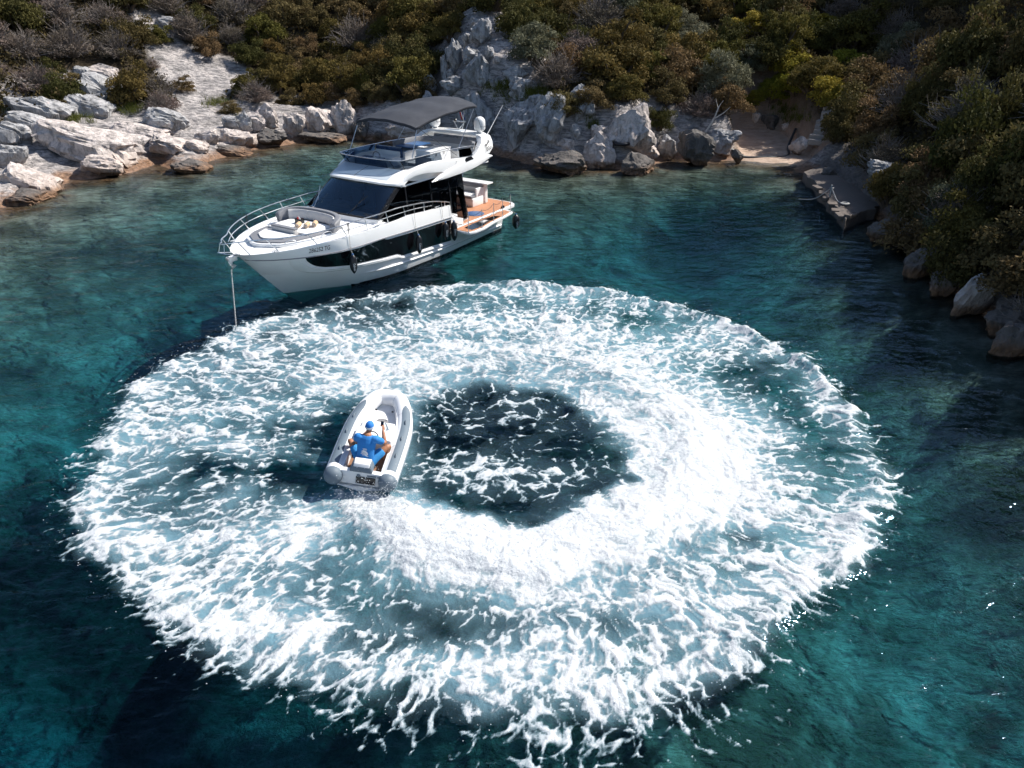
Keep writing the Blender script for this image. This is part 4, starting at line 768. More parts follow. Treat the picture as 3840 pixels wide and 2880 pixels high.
MB().lathe([(0, .0), (.42, .0), (.42, .012), (0, .014)], L(9.75, 1.55, .972), 28).build('round_deck_hatch', M_BLUE, yacht)
so = MB().box(L(11.0, -.38, 1.16), (.85, 2.5, .38)).build('cockpit_sofa', M_WHITE, yacht, bevel=.05)
MB().box(L(10.95, -.38, 1.40), (.80, 2.4, .12)).build('seat_cushion', M_DGREY, so, bevel=.04); MB().box(L(10.92, -.38, 1.462), (.62, 2.2, .02)).build('seat_top', M_WCUSH, so, bevel=.008)
MB().box(L(11.40, -.38, 1.58), (.16, 2.45, .30)).build('back_cushion', M_LGREY, so, bevel=.04); MB().box(L(11.40, -.38, 1.76), (.17, 2.46, .17)).build('head_cushion', M_DGREY, so, bevel=.05)
MB().box(L(11.58, -.38, 1.42), (.2, 2.6, .86)).box(L(11.62, -.3, 1.88), (.5, 2.8, .07)).box(L(11.2, .80, 1.35), (.6, .1, .8)).build('sofa_back', M_WHITE, so, bevel=.03)
ctb = MB().box(L(10.2, -.6, 1.58), (.75, 1.0, .04)).tube([L(10.2, -.6, .97), L(10.2, -.6, 1.57)], .05).build('cockpit_table', M_WHITE, yacht, bevel=.01); MB().box(L(10.2, -.62, 1.606), (.5, .6, .01)).build('table_mat', M_BLUE, ctb)
MB().box(L(10.57, .3, 1.2), (.012, .10, .12)).build('shower_tap', M_DGREY, so)
# ------------------------------------------------------------------ loose things on and around the yacht
for i, (s, y, rz, lab) in enumerate(((.98, .12, .5, 'rolled beige towel on the bow seat, the one nearest the headrest'), (1.15, .38, .5, 'rolled beige towel on the bow seat, middle of the three'), (1.42, .50, .6, 'rolled beige towel on the bow seat, the one nearest the backrest'))):
    tw = empty('rolled_towel', YW(s, y, 2.215), (0, 0, yacht.rotation_euler.z + rz)); tag(tw, lab, 'towel', 'rolled towels on the bow seat')
    MB().lathe([(.02, -.17), (.075, -.165), (.09, -.14), (.092, 0), (.09, .14), (.075, .165), (.02, .17)], (0, 0, .09), 14, 'X').build('roll', M_TOWEL, tw, True)
    sp = [Vector((.172, .075 * (1 - k / 26) * math.cos(k * .75), .09 + .075 * (1 - k / 26) * math.sin(k * .75))) for k in range(24)]
    MB().tube(sp, .006, 4).build('spiral_edge', M_LGREY, tw)
cad = empty('bottle_caddy', YW(1.42, -.28, 2.21), (0, 0, yacht.rotation_euler.z)); tag(cad, 'small black caddy holding bottles on the white bow seat', 'caddy')
MB().box((0, 0, .02), (.22, .28, .03)).box((.1, 0, .09), (.015, .28, .16)).box((-.1, 0, .09), (.015, .28, .16)).box((0, .13, .09), (.2, .015, .16)).box((0, -.13, .09), (.2, .015, .16)).build('basket', M_BLACKP, cad, bevel=.008)
for k, (x, y, m_) in enumerate(((.03, .05, M_WHITE), (-.03, -.06, M_LGREY), (.04, -.05, M_RED))): MB().lathe([(.03, .03), (.032, .16), (.014, .2), (.014, .23)], (x, y, 0), 10).build('bottle', m_, cad, True)
def fender(s, z0, z1, lab, y=None, rad=.135, tilt=0):
    y = y if y is not None else side_y(min(s, 7.1), 1.5) + rad + .02; top = YW(s, y, z1); e = empty('fender', YW(s, y, z0), (tilt, 0, yacht.rotation_euler.z)); tag(e, lab, 'fender', 'black fenders hung along the yacht'); h = z1 - z0
    MB().lathe([(.01, 0), (.05, .04), (rad * .8, .15), (rad, .26), (rad, h - .22), (rad * .85, h - .1), (.05, h - .02), (.03, h)], (0, 0, 0), 18).build('body', M_BLACK, e, True)
    MB().lathe([(.03, h - .03), (.045, h), (.035, h + .04), (.01, h + .05)], (0, 0, 0), 12).build('eye', M_BLUE, e, True)
    text_on('Galeon', .12, lambda u, v: Vector(((rad + .003) * math.cos(.75 + v / rad), (rad + .003) * math.sin(.75 + v / rad), h - .28 - u)), M_WHITE, e, 'lettering', sx=.8)
    r0 = YW(s, side_y(min(s, 7.1), 2.0) + .03, float(railz(min(s, 7.0)))) if s < 7.6 else YW(s, y - .3, 1.0)
    inv = Matrix.Translation(e.location) @ Matrix.Rotation(yacht.rotation_euler.z, 4, 'Z'); inv.invert()
    md_ = YW(s, side_y(min(s, 7.1), 1.62) + .03, 1.62)
    MB().tube([inv @ r0, inv @ md_, Vector((0, 0, h + .03))] if s < 7.6 else [inv @ r0, Vector((0, 0, h + .03))], .008, 5).build('rope', M_LINE, e, True)
fender(1.48, .72, 1.42, 'black fender hanging nearest the bow below the registration number')
fender(4.86, .60, 1.34, 'black fender hanging alone amidships over the long hull window')
fender(6.57, .72, 1.44, 'black fender hanging at the aft end of the hull window, forward of its pair')
fender(7.12, .55, 1.36, 'black fender hanging against the corner of the teak terrace, aft of its pair')
fender(11.2, .12, .80, 'black fender hanging at the stern under the end of the teak terrace', y=2.78, rad=.17)
# anchor chain: alternating links
c0 = YW(-2.02, 0, 1.62); c1_ = Vector((-9.45, 25.05, 0)); 
r_ = pray(510, 722); c1_ = Vector((r_[0], r_[1], 0)) * (10 / -r_[2]); c1_.z = -.3
nl = 60; ch_ = MB(); d = (c1_ - c0); ax = d.normalized(); u0 = ax.orthogonal().normalized(); v0 = ax.cross(u0)
for k in range(nl):
    c = c0 + d * ((k + .5) / nl); w = u0 if k % 2 else v0; hl_ = d.length / nl * .72
    ch_.tube([c + ax * (hl_ * math.cos(a)) + w * (.017 * math.sin(a)) for a in np.linspace(0, 2 * math.pi, 9)[:-1]], .006, 5, closed=True)
co = ch_.build('anchor_chain', plain('galvanised_chain', (.42, .43, .44), .45, metal=.7), None, True); tag(co, 'galvanised anchor chain running from the yacht bow into the water', 'chain')
for (s, sg, lab) in ((.35, -1, 'dark line knotted round the far side of the bow rail'), (1.45, 1, 'dark line knotted round the near side of the bow rail')):
    p = YW(s, sg * (ry(s) + .05), float(railz(s))); mb = MB()
    mb.tube([p + Vector((.035 * math.cos(a), .035 * math.sin(a) * .6, .03 * math.sin(a * 2))) for a in np.linspace(0, 12, 30)], .010, 5)
    mb.tube(cr([p, p + Vector((.05, -.03, -.12)), p + Vector((.02, -.02, -.26)), p + Vector((-.04, 0, -.14)), p + Vector((0, 0, -.02))], 4), .008, 5); mb.tube([p, p + Vector((.0, -.01, -.38))], .007, 5)
    tag(mb.build('mooring_line', M_ROPE, None, True), lab, 'rope')
# ------------------------------------------------------------------ dinghy with its driver
M_TUBE = plain('white_hypalon', (.78, .785, .80), .45, var=.03); M_PANEL = plain('slate_grey_hypalon', (.13, .17, .21), .55, var=.05); M_MATG = plain('grey_foam_mat', (.20, .20, .21), .85)
M_SEAM = plain('seam_tape', (.58, .59, .61), .5); M_FLOORB = plain('tan_floor', (.22, .115, .065), .6, var=.15)
DG = empty('inflatable_dinghy', (-3.34, 14.42, .10), (R(-3), R(0), R(0)))
DG.rotation_mode = 'XYZ'; DG.rotation_euler = Matrix.Rotation(R(87), 4, 'Z').to_3x3().to_4x4().to_euler()
DG.rotation_euler = (Matrix.Rotation(R(87), 3, 'Z') @ Matrix.Rotation(R(8), 3, 'X') @ Matrix.Rotation(R(-3.5), 3, 'Y')).to_euler()
DG.scale = (.93, .93, .93)
tag(DG, 'white inflatable jet dinghy with grey side panels circling in the foam', 'dinghy')
half = [(-.06, .64, .30), (.6, .655, .30), (1.3, .665, .31), (2.0, .65, .33), (2.55, .57, .36), (3.0, .44, .40), (3.28, .30, .43), (3.36, .12, .44)]
path = cr([Vector(p) for p in half] + [Vector((x, -y, z)) for x, y, z in reversed(half)], 5)
MB().tube(path, .215, 20).build('buoyancy_tube', M_TUBE, DG, True)
def frame_at(i):
    t = (path[min(i + 1, len(path) - 1)] - path[max(i - 1, 0)]).normalized(); o = Vector((t.y, -t.x, 0)).normalized()
    return path[i], t, -o if False else o
for sg in (1, -1):
    idx = range(2, 24) if sg > 0 else range(len(path) - 3, len(path) - 25, -1)
    rows = []; hs = []
    for n_, i in enumerate(idx):
        p = path[i]; a = path[i - 1]; b = path[i + 1]; t = (b - a).normalized(); out = Vector((t.y, -t.x, 0)).normalized(); out = out if out.y * sg > 0 else -out
        up = Vector((0, 0, 1)); k = n_ / 21; w = .62 * min(1, 3.2 * (1 - k) ** .6 + .12)
        rows.append([p + (up * math.cos(q) + out * math.sin(q)) * .221 for q in np.linspace(-.52 * w / .62 + .18, .52 * w / .62 + .18, 9)])
        if n_ in (4, 9, 14): hs.append((p + (up * math.cos(.1) + out * math.sin(.1)) * .22, t, (up * math.cos(.1) + out * math.sin(.1))))
    MB().loft(rows, cap=False, closed=False).build('tread_panel', M_PANEL, DG, True)
    for p, t, u in hs:
        MB().tube(cr([p - t * .09, p - t * .05 + u * .035, p + t * .05 + u * .035, p + t * .09], 3), .014, 6).build('grab_handle', M_PANEL, DG, True)
    e = Vector((-.06, sg * .64, .30)); MB().lathe([(.222, .05), (.224, -.03), (.205, -.10), (.15, -.17), (.07, -.20), (.01, -.205)], e, 20, 'X').build('tube_cone', M_PANEL, DG, True)
for sg in (1, -1):
    pr_ = [p for p in path if p.y * sg > .02]; pr_ = pr_ if sg > 0 else pr_
    MB().tube([p + Vector((0, 0, -.03)) + Vector((.0, sg * .212, 0)) * (1 if p.x < 2.2 else max(0, 1 - (p.x - 2.2) / 1.3)) + Vector((.212, 0, 0)) * min(1, max(0, (p.x - 2.2) / 1.1)) for p in pr_], .022, 6).build('rubbing_strake', M_PANEL, DG, True)
for i in (9, 20, 31, len(path) - 32, len(path) - 21, len(path) - 10):
    t = (path[i + 1] - path[i - 1]).normalized(); MB().tube([path[i] - t * .012, path[i] + t * .012], .2165, 20, cap=False).build('tube_seam', M_SEAM, DG, True)
# rigid liner, floor, bow well
MB().loft([[(x, -w, z) for x, w, z in ((-.02, .60, .02),)] + [(x, w, z) for x, w, z in ((-.02, .60, .02),)] + [(-.02, .0, -.12)]] + [[(x, -w, z), (x, w, z), (x, 0, z2)] for x, w, z, z2 in ((1.0, .62, .04, -.14), (2.2, .58, .08, -.1), (2.9, .38, .16, .02), (3.25, .12, .3, .2))]).build('hull_bottom', M_TUBE, DG, auto=40)
MB().prism([(.10, -.50), (1.25, -.50), (1.25, .50), (.10, .50)], .12, .15).build('floor', M_FLOORB, DG)
MB().prism([(1.9, -.5), (2.5, -.45), (3.05, -.22), (3.12, 0), (3.05, .22), (2.5, .45), (1.9, .5)], .14, .20).build('bow_floor', M_TUBE, DG, bevel=.02)
MB().prism([(2.12, -.34), (2.62, -.12), (2.66, 0), (2.62, .12), (2.12, .34)], .20, .215).build('bow_mat', M_MATG, DG)
for sg in (1, -1):
    MB().loft([[(x, sg * w, .14), (x, sg * (w - .06), .14), (x, sg * (w - .05), .46), (x, sg * w, .47)] for x, w in ((.0, .50), (.6, .50), (1.3, .5), (2.0, .49), (2.5, .42), (2.95, .30))]).build('side_liner', M_TUBE, DG, auto=40)
    MB().lathe([(.0, 0), (.03, .0), (.03, .02), (0, .02)], (2.72, sg * .22, .42), 8).build('cleat', M_BLACKP, DG)
con = MB().box((1.72, 0, .34), (.78, .92, .38), taper=.9).build('console', M_TUBE, DG, bevel=.07, seg=3)
MB().prism([(1.28, -.27), (1.75, -.24), (1.95, -.16), (1.95, .16), (1.75, .24), (1.28, .27)], .53, .60).build('console_hatch', M_TUBE, con, bevel=.03)
MB().loft([[(1.26, y, .53), (1.76, y * .93, .53), (1.98, y * .62, .53), (1.98, y * .58, .56), (1.76, y * .86, .56), (1.26, y * .93, .56)] for y in (.33, -.33)]).build('hatch_trim', M_PANEL, con)
for sg in (1, -1):
    MB().box((1.42, sg * .36, .52), (.46, .22, .14)).build('seat_pad', M_TUBE, con, bevel=.05, seg=3)
    MB().box((1.18, sg * .38, .30), (.06, .16, .3)).build('seat_support', M_PANEL, con, bevel=.015)
sw = MB().tube([Vector((1.16 + .05 * math.sin(a), .15 * math.cos(a), .66 + .13 * math.sin(a))) for a in np.linspace(0, 2 * math.pi, 17)[:-1]], .014, 6, closed=True).tube([Vector((1.30, 0, .56)), Vector((1.16, 0, .66))], .02, 6).build('steering_wheel', M_BLACKP, con, True)
MB().box((.48, 0, .27), (.6, .36, .26)).build('driver_seat', M_TUBE, DG, bevel=.05, seg=3)
tr = MB().loft([[(-.02, y, .08), (.10, y, .08), (.10, y, .46 + .02 * math.cos(y * 3)), (-.04, y, .46 + .02 * math.cos(y * 3))] for y in np.linspace(-.56, .56, 9)]).build('transom', M_TUBE, DG, bevel=.02)
MB().box((-.045, -.12, .25), (.03, .46, .20)).build('jet_recess', M_BLACKP, tr, bevel=.01); MB().box((-.05, .05, .38), (.03, .08, .06)).build('drain_cover', M_PANEL, tr, bevel=.01); MB().box((-.05, -.30, .40), (.02, .3, .04)).build('step_plate', M_PANEL, tr, bevel=.008)
cw = MB().loft([[(x, y, z) for x, y, z in ((-.06, -.27, .47), (-.06, .27, .47), (.26, .27, .47), (.26, -.27, .47))], [(-.04, -.26, .55), (-.04, .26, .55), (.25, .26, .55), (.25, -.26, .55)], [(.03, -.20, .66), (.03, .20, .66), (.23, .22, .68), (.23, -.22, .68)]]).build('engine_cowl', M_PANEL, DG, bevel=.035, seg=3)
MB().loft([[(-.025, -.19, .605), (-.025, .19, .605), (.235, .21, .625), (.235, -.21, .625)], [(.02, -.175, .678), (.02, .175, .678), (.225, .195, .698), (.225, -.195, .698)]]).build('cowl_top', M_TUBE, cw, bevel=.015)
# ---- driver
def mat_skin():
    m, nt, ns, ln, p = nodes('tanned_skin'); p.inputs['Roughness'].default_value = .55; p.inputs['Subsurface Weight'].default_value = .08
    tc = N(nt, 'ShaderNodeTexCoord'); nz = N(nt, 'ShaderNodeTexNoise', i_Scale=12.0, i_Detail=4.0); ln.new(tc.outputs['Object'], nz.inputs['Vector'])
    ln.new(ramp(nt, nz.outputs[0], [(.3, (.34, .145, .075)), (.7, (.44, .20, .11))]), p.inputs['Base Color']); return m
M_SKIN = mat_skin(); M_SHIRT = plain('blue_tshirt', (.03, .23, .62), .85, var=.12, bump=.5, bscale=14); M_SHORTS = plain('blue_shorts', (.03, .25, .58), .85, var=.15, bump=.6, bscale=18); M_CAPB = plain('blue_cap', (.025, .20, .60), .8); M_CAPW = plain('white_cap_band', (.72, .74, .78), .8)
PR = empty('person', (DG.matrix_basis @ Vector((.45, 0, .13)))); PR.rotation_euler = DG.rotation_euler; PR.scale = (1.0, 1.03, 1.0)
tag(PR, 'person in blue t-shirt, shorts and cap driving the dinghy, one hand raised with a phone', 'person')
def limb(mb, pts, rad, n=10):
    P = [Vector(p) for p in pts]; Pc = cr(P, 4); rr = np.interp(np.linspace(0, len(P) - 1, len(Pc)), range(len(P)), rad); mb.tube(Pc, [float(r_) for r_ in rr], n)
    for q, r_ in ((P[0], rad[0]), (P[-1], rad[-1])): ball(mb, q, (r_, r_, r_))
def ball(mb, c, r3, n=10):
    rings = []
    for i in range(1, 7):
        a = math.pi * i / 7; rings.append([Vector((c[0] + r3[0] * math.sin(a) * math.cos(k * 2 * math.pi / n), c[1] + r3[1] * math.sin(a) * math.sin(k * 2 * math.pi / n), c[2] - r3[2] * math.cos(a))) for k in range(n)])
    mb.loft(rings)
def fuse(o, vox, it=4):
    m = o.modifiers.new('fuse', 'REMESH'); m.mode = 'VOXEL'; m.voxel_size = vox; m.use_smooth_shade = True
    s_ = o.modifiers.new('soft', 'SMOOTH'); s_.iterations = it; s_.factor = .5; return o
# coordinates below: x forward, y to the driver's left, z up from the cockpit floor, origin under the seat
bd = MB()
limb(bd, [(-.02, 0, .34), (.0, 0, .52), (.06, 0, .74), (.10, 0, .90)], [.145, .13, .155, .10]); limb(bd, [(.11, 0, .90), (.19, -.005, .99)], [.058, .056])
HC = Vector((.235, -.012, 1.065)); ball(bd, HC, (.098, .078, .118), 14); ball(bd, HC + Vector((.055, -.01, -.055)), (.055, .055, .055)); ball(bd, HC + Vector((.105, -.025, -.005)), (.018, .014, .022)); ball(bd, HC + Vector((.09, -.02, -.05)), (.02, .03, .01))
for sg in (1, -1): ball(bd, HC + Vector((.0, sg * .080, -.01)), (.022, .012, .034)); ball(bd, HC + Vector((.085, sg * .03 - .01, .022)), (.014, .016, .010))
armL = [(.07, .20, .87), (.28, .27, .63), (.50, .12, .68)]; armR = [(.07, -.20, .87), (.25, -.35, .68), (.45, -.27, .85)]
for A_ in (armL, armR): limb(bd, [A_[0], Vector(A_[0]).lerp(Vector(A_[1]), .5), A_[1], Vector(A_[1]).lerp(Vector(A_[2]), .35), A_[2]], [.062, .052, .045, .047, .031])
def hand(mb, w, d, pn, side):
    """palm and five curled fingers: wrist, direction, palm normal, thumb side"""
    w, d, pn = Vector(w), Vector(d).normalized(), Vector(pn).normalized(); sd = d.cross(pn).normalized() * side
    for k in range(4):
        b = w + d * .085 + sd * (.030 - .020 * k); l_ = (.075, .085, .078, .06)[k]
        limb(mb, [w + d * .015 + sd * (.016 - .011 * k), b], [.014, .011], 8); limb(mb, [b, b + d * l_ * .45 + pn * .012, b + d * l_ * .62 + pn * .05, b + d * l_ * .35 + pn * .068], [.0105, .0095, .009, .008], 8)
    limb(mb, [w + d * .02 + sd * .02, w + d * .055 + sd * .05 + pn * .01, w + d * .09 + sd * .045 + pn * .04], [.014, .012, .009], 8)
hand(bd, armL[2], (.9, -.3, .1), (.1, -.3, -.95), 1); hand(bd, armR[2], (.6, .1, .75), (.5, .75, -.3), -1)
for sg in (1, -1):
    limb(bd, [(.0, sg * .11, .30), (.18, sg * .27, .42), (.36, sg * .42, .52), (.46, sg * .39, .30), (.54, sg * .33, .08)], [.092, .082, .060, .057, .038]); limb(bd, [(.50, sg * .33, .05), (.60, sg * .345, .04), (.74, sg * .37, .025)], [.040, .040, .026])
body = fuse(bd.build('body', M_SKIN, PR), .0085)
sh = MB(); rings = []
for x, z, rx, ry in ((-.04, .30, .135, .19), (-.035, .42, .135, .185), (-.01, .55, .13, .185), (.03, .68, .135, .20), (.065, .80, .13, .205), (.085, .88, .11, .19), (.10, .935, .08, .12)):
    rings.append([Vector((x + rx * math.cos(a) * (1.08 if math.cos(a) < 0 else 1), ry * math.sin(a), z - .02 * math.cos(a))) for a in np.linspace(0, 2 * math.pi, 23)[:-1]])
sh.loft(rings)
for A_ in (armL, armR):
    a, b = Vector(A_[0]), Vector(A_[1]); limb(sh, [a + Vector((-.01, -a.y * .3, .0)), a, a.lerp(b, .58)], [.085, .088, .074], 12)
shirt = fuse(sh.build('t_shirt', M_SHIRT, PR), .010, 3)
so_ = MB()
limb(so_, [(-.05, -.06, .26), (-.05, .06, .26)], [.15, .15], 14)
for sg in (1, -1): limb(so_, [(-.02, sg * .10, .27), (.10, sg * .19, .36), (.21, sg * .285, .43)], [.125, .115, .105], 12)
fuse(so_.build('shorts', M_SHORTS, PR), .011, 3)
cp_ = MB(); rings = []
for k in range(7):
    a = k / 6 * math.pi * .5; rings.append([HC + Vector((-.006 + .112 * math.cos(a) * math.cos(q), .092 * math.cos(a) * math.sin(q), .028 + .110 * math.sin(a))) for q in np.linspace(0, 2 * math.pi, 19)[:-1]])
cp_.loft(rings); cap = cp_.build('cap', M_CAPB, PR, True)
MB().loft([[HC + Vector((-.006 + (.114 + o) * math.cos(q), (.094 + o) * math.sin(q), z)) for q in np.linspace(0, 2 * math.pi, 19)[:-1]] for o, z in ((-.006, -.012), (.002, -.01), (.002, .036), (-.006, .038))], cap=False).build('cap_band', M_CAPW, cap, True)
MB().loft([[HC + Vector((-.02 + (.11 + d_) * math.cos(q), (.088 + d_ * .3) * math.sin(q), .02 - d_ * .25 + dz)) for q in np.linspace(-.9, .9, 9)] for d_, dz in ((0, 0), (.09, 0), (.09, .006), (0, .008))], cap=False, closed=False).build('cap_peak', M_CAPW, cap, True)
# white print on the back of the shirt: a broad leaping-fish swirl over two lines
pr = MB()
def back_pt(u, v): 
    z = .60 + v; x = np.interp(z, [.42, .55, .68, .80], [-.185, -.155, -.12, -.082]); return Vector((x - .012 + .5 * u * u, -u, z))
def pst(pts, w):
    Ls, Rs = [], []
    for i, (a, b) in enumerate(pts):
        p0, p1 = pts[max(i - 1, 0)], pts[min(i + 1, len(pts) - 1)]; d = math.hypot(p1[0] - p0[0], p1[1] - p0[1]); k = w * math.sin((i + .6) / (len(pts) + .2) * math.pi) + .003
        nx, nz = -(p1[1] - p0[1]) / d * k, (p1[0] - p0[0]) / d * k; Ls.append(back_pt(a + nx, b + nz)); Rs.append(back_pt(a - nx, b - nz))
    pr.loft([Ls, Rs], cap=False, closed=False)
pst([(-.07, .05), (-.03, .065), (.02, .055), (.06, .02), (.075, -.02)], .011); pst([(-.06, .03), (-.01, .045), (.04, .02), (.06, -.02)], .009); pst([(-.08, .0), (-.03, .015), (.02, .0), (.05, -.03)], .008); pst([(-.05, -.03), (0, -.02), (.05, -.045), (.09, -.05)], .007); pst([(-.05, .11), (.0, .112), (.05, .105)], .004); pst([(-.04, .09), (.0, .092), (.04, .085)], .004)
pr.build('shirt_print', M_CAPW, shirt)
ph = empty('phone', PR.matrix_basis @ Vector((.54, -.225, .965))); ph.rotation_euler = PR.rotation_euler; tag(ph, 'small black phone held up in the driver\'s raised hand', 'phone')
MB().box((0, 0, .01), (.012, .072, .14)).build('case', M_BLACKP, ph, bevel=.006); MB().box((.0075, 0, .01), (.003, .064, .128)).build('screen', M_BLACKGLASS, ph)
# spray thrown up behind the dinghy and along the rim of the ring
sp = []; rng = np.random.default_rng(5)
W_ = np.array(WAKE); O_ = np.array(OUT)
for k in range(2600):
    if k < 1700:
        t = rng.random() ** 2.2 * 6; i = int(t); f = t - i; p = W_[i] * (1 - f) + W_[i + 1] * f; q = p + rng.normal(0, .42, 2); zz = .15 + abs(rng.normal(0, .22)) * (1 - t / 9)
    else:
        i = rng.integers(0, len(O_)); f = rng.random(); p = O_[i] * (1 - f) + O_[(i + 1) % len(O_)] * f; q = p + rng.normal(0, .28, 2); zz = .03 + abs(rng.normal(0, .10))
    sp.append((q[0], q[1], zz, rng.uniform(.004, .012)))
sp = np.array(sp); sp[:, 2] += water_z(sp[:, 0], sp[:, 1]); oc = np.array([(1, 0, 0), (-1, 0, 0), (0, 1, 0), (0, -1, 0), (0, 0, 1), (0, 0, -1)]); of = np.array([(0, 2, 4), (2, 1, 4), (1, 3, 4), (3, 0, 4), (2, 0, 5), (1, 2, 5), (3, 1, 5), (0, 3, 5)])
SV = (sp[:, None, :3] + oc[None] * sp[:, None, 3:4] * rng.uniform(.7, 1.5, (len(sp), 6, 1))).reshape(-1, 3); SF = (of[None] + 6 * np.arange(len(sp))[:, None, None]).reshape(-1, 3)
tag(npmesh('spray', SV, SF, plain('spray_white', (.62, .65, .68), .9, spec=.05)), 'white spray droplets thrown up along the dinghy wake', 'spray', kind='stuff')
# ------------------------------------------------------------------ rocks along the shore
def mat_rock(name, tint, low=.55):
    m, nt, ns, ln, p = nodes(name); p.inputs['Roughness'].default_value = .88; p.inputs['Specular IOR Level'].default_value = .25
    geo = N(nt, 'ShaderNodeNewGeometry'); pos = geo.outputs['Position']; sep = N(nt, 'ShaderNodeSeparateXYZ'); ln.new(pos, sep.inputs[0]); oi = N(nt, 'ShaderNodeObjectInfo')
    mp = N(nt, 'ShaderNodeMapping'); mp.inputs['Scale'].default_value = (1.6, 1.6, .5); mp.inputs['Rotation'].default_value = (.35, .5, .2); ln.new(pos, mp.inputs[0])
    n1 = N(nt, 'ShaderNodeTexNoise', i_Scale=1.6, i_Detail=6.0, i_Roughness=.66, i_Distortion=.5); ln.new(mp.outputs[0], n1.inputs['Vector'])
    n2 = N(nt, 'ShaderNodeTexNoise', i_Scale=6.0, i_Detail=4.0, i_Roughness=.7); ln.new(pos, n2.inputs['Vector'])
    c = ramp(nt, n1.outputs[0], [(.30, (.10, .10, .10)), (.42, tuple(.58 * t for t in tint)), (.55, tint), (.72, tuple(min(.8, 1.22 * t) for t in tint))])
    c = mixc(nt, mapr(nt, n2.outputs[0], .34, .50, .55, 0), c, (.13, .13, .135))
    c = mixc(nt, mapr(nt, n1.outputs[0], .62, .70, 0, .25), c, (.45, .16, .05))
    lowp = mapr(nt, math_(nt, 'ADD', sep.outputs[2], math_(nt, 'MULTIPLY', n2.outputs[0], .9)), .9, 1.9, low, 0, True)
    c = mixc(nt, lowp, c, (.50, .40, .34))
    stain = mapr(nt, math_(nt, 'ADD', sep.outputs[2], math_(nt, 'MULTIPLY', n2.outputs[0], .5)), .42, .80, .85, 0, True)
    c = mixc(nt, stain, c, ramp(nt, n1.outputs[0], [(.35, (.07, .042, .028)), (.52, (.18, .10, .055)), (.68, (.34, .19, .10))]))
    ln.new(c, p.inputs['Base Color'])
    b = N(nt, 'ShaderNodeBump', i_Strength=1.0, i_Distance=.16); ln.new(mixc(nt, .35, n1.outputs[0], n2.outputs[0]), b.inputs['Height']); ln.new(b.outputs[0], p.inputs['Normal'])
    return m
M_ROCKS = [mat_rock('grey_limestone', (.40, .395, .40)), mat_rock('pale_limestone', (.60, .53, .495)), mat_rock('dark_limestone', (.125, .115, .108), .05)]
_b = bmesh.new(); bmesh.ops.create_icosphere(_b, subdivisions=4, radius=1); _b.verts.ensure_lookup_table(); ICV = np.array([v.co[:] for v in _b.verts]); ICF = np.array([[v.index for v in f.verts] for f in _b.faces]); _b.free()
def fb3(P, k, o, s): return (fbm(P[:, 0] * k + s, P[:, 1] * k + P[:, 2] * .7 * k, o, s) + fbm(P[:, 1] * k - s, P[:, 2] * k + P[:, 0] * .6 * k, o, s + 9)) * .7
def rock_verts(seed, dims, facets=15, rough=.13, box=1.0):
    g = np.random.default_rng(seed); nrm = g.normal(0, 1, (facets, 3)); nrm /= np.linalg.norm(nrm, axis=1)[:, None]; dd = g.uniform(.52, .98, facets)
    U = np.sign(ICV) * np.abs(ICV) ** box; dots = np.maximum(U @ nrm.T, .02); r = (dd[None] * (1.28 if box < .9 else 1) / dots); r = np.minimum(r.min(1), 1.16); r = r * .97 + .03
    P = U * np.minimum(r, 1.0 if box < .9 else 9)[:, None] * (.86 if box < .9 else 1); P = P * (1 + rough * fb3(P, 1.6, 3, seed % 50)[:, None] * 1.5 - rough * 1.1 * np.maximum(.22 - np.abs(fb3(P, 2.6, 3, seed % 37)), 0)[:, None] * 2.2 + rough * .5 * fb3(P, 7, 3, seed % 29)[:, None])
    P = P * np.array(dims)[None] / 2
    lay = .03 * np.sign(np.sin(P[:, 2] * 9 / max(dims[2], .3) + 2 * fb3(P, 1.2, 2, 3))) * min(dims); P[:, :2] *= (1 + lay / np.maximum(np.linalg.norm(P[:, :2], axis=1), .15))[:, None]
    return P
ROCKN = [0]
def rock(px, py, w, h, lab, mat=0, deep=.8, rot=0, tilt=0, group='shore boulders', sink=.22, facets=15, name='boulder', lift=0, boxy=.9):
    """a boulder whose foot stands at that place of the shore; w and h are its sizes in the measured photograph"""
    gx_, gy_, gz_ = ground(px, py); depth = gy_ * math.cos(CTH) + (CAMH - gz_) * math.sin(CTH); k = depth / CF
    W, Hh = w * k, h * k / .92; D_ = max(W * deep, Hh * .8); ROCKN[0] += 1
    V = rock_verts(ROCKN[0] * 13 + 5, (W, D_, Hh * (1 + sink)), facets, .19, boxy)
    a = R(rot); t = R(tilt); ca, sa, ct, st2 = math.cos(a), math.sin(a), math.cos(t), math.sin(t)
    V = np.stack([V[:, 0] * ct + V[:, 2] * st2, V[:, 1], -V[:, 0] * st2 + V[:, 2] * ct], -1); V = np.stack([V[:, 0] * ca - V[:, 1] * sa, V[:, 0] * sa + V[:, 1] * ca, V[:, 2]], -1)
    o = npmesh(name, V, ICF, M_ROCKS[mat]); o.data.set_sharp_from_angle(angle=R(24)); o.location = (gx_, gy_ + D_ * .3, gz_ + Hh * (.5 - sink * .5) + lift)
    return tag(o, lab, 'rock', group)
C5 = lambda a, b: (a * .2604, b * .2604); C6 = lambda a, b: (864 + a * .2604, b * .2604); C7 = lambda a, b: (1382 + a * .375, b * .375)
def rk(conv, box, lab, mat=0, **k):
    x0, y0, x1, y1 = box; (a, b), (c, d) = conv(x0, y0), conv(x1, y1); rock((a + c) / 2, d, abs(c - a), abs(d - b), lab, mat, **k)
LS = 'limestone blocks on the left shore'
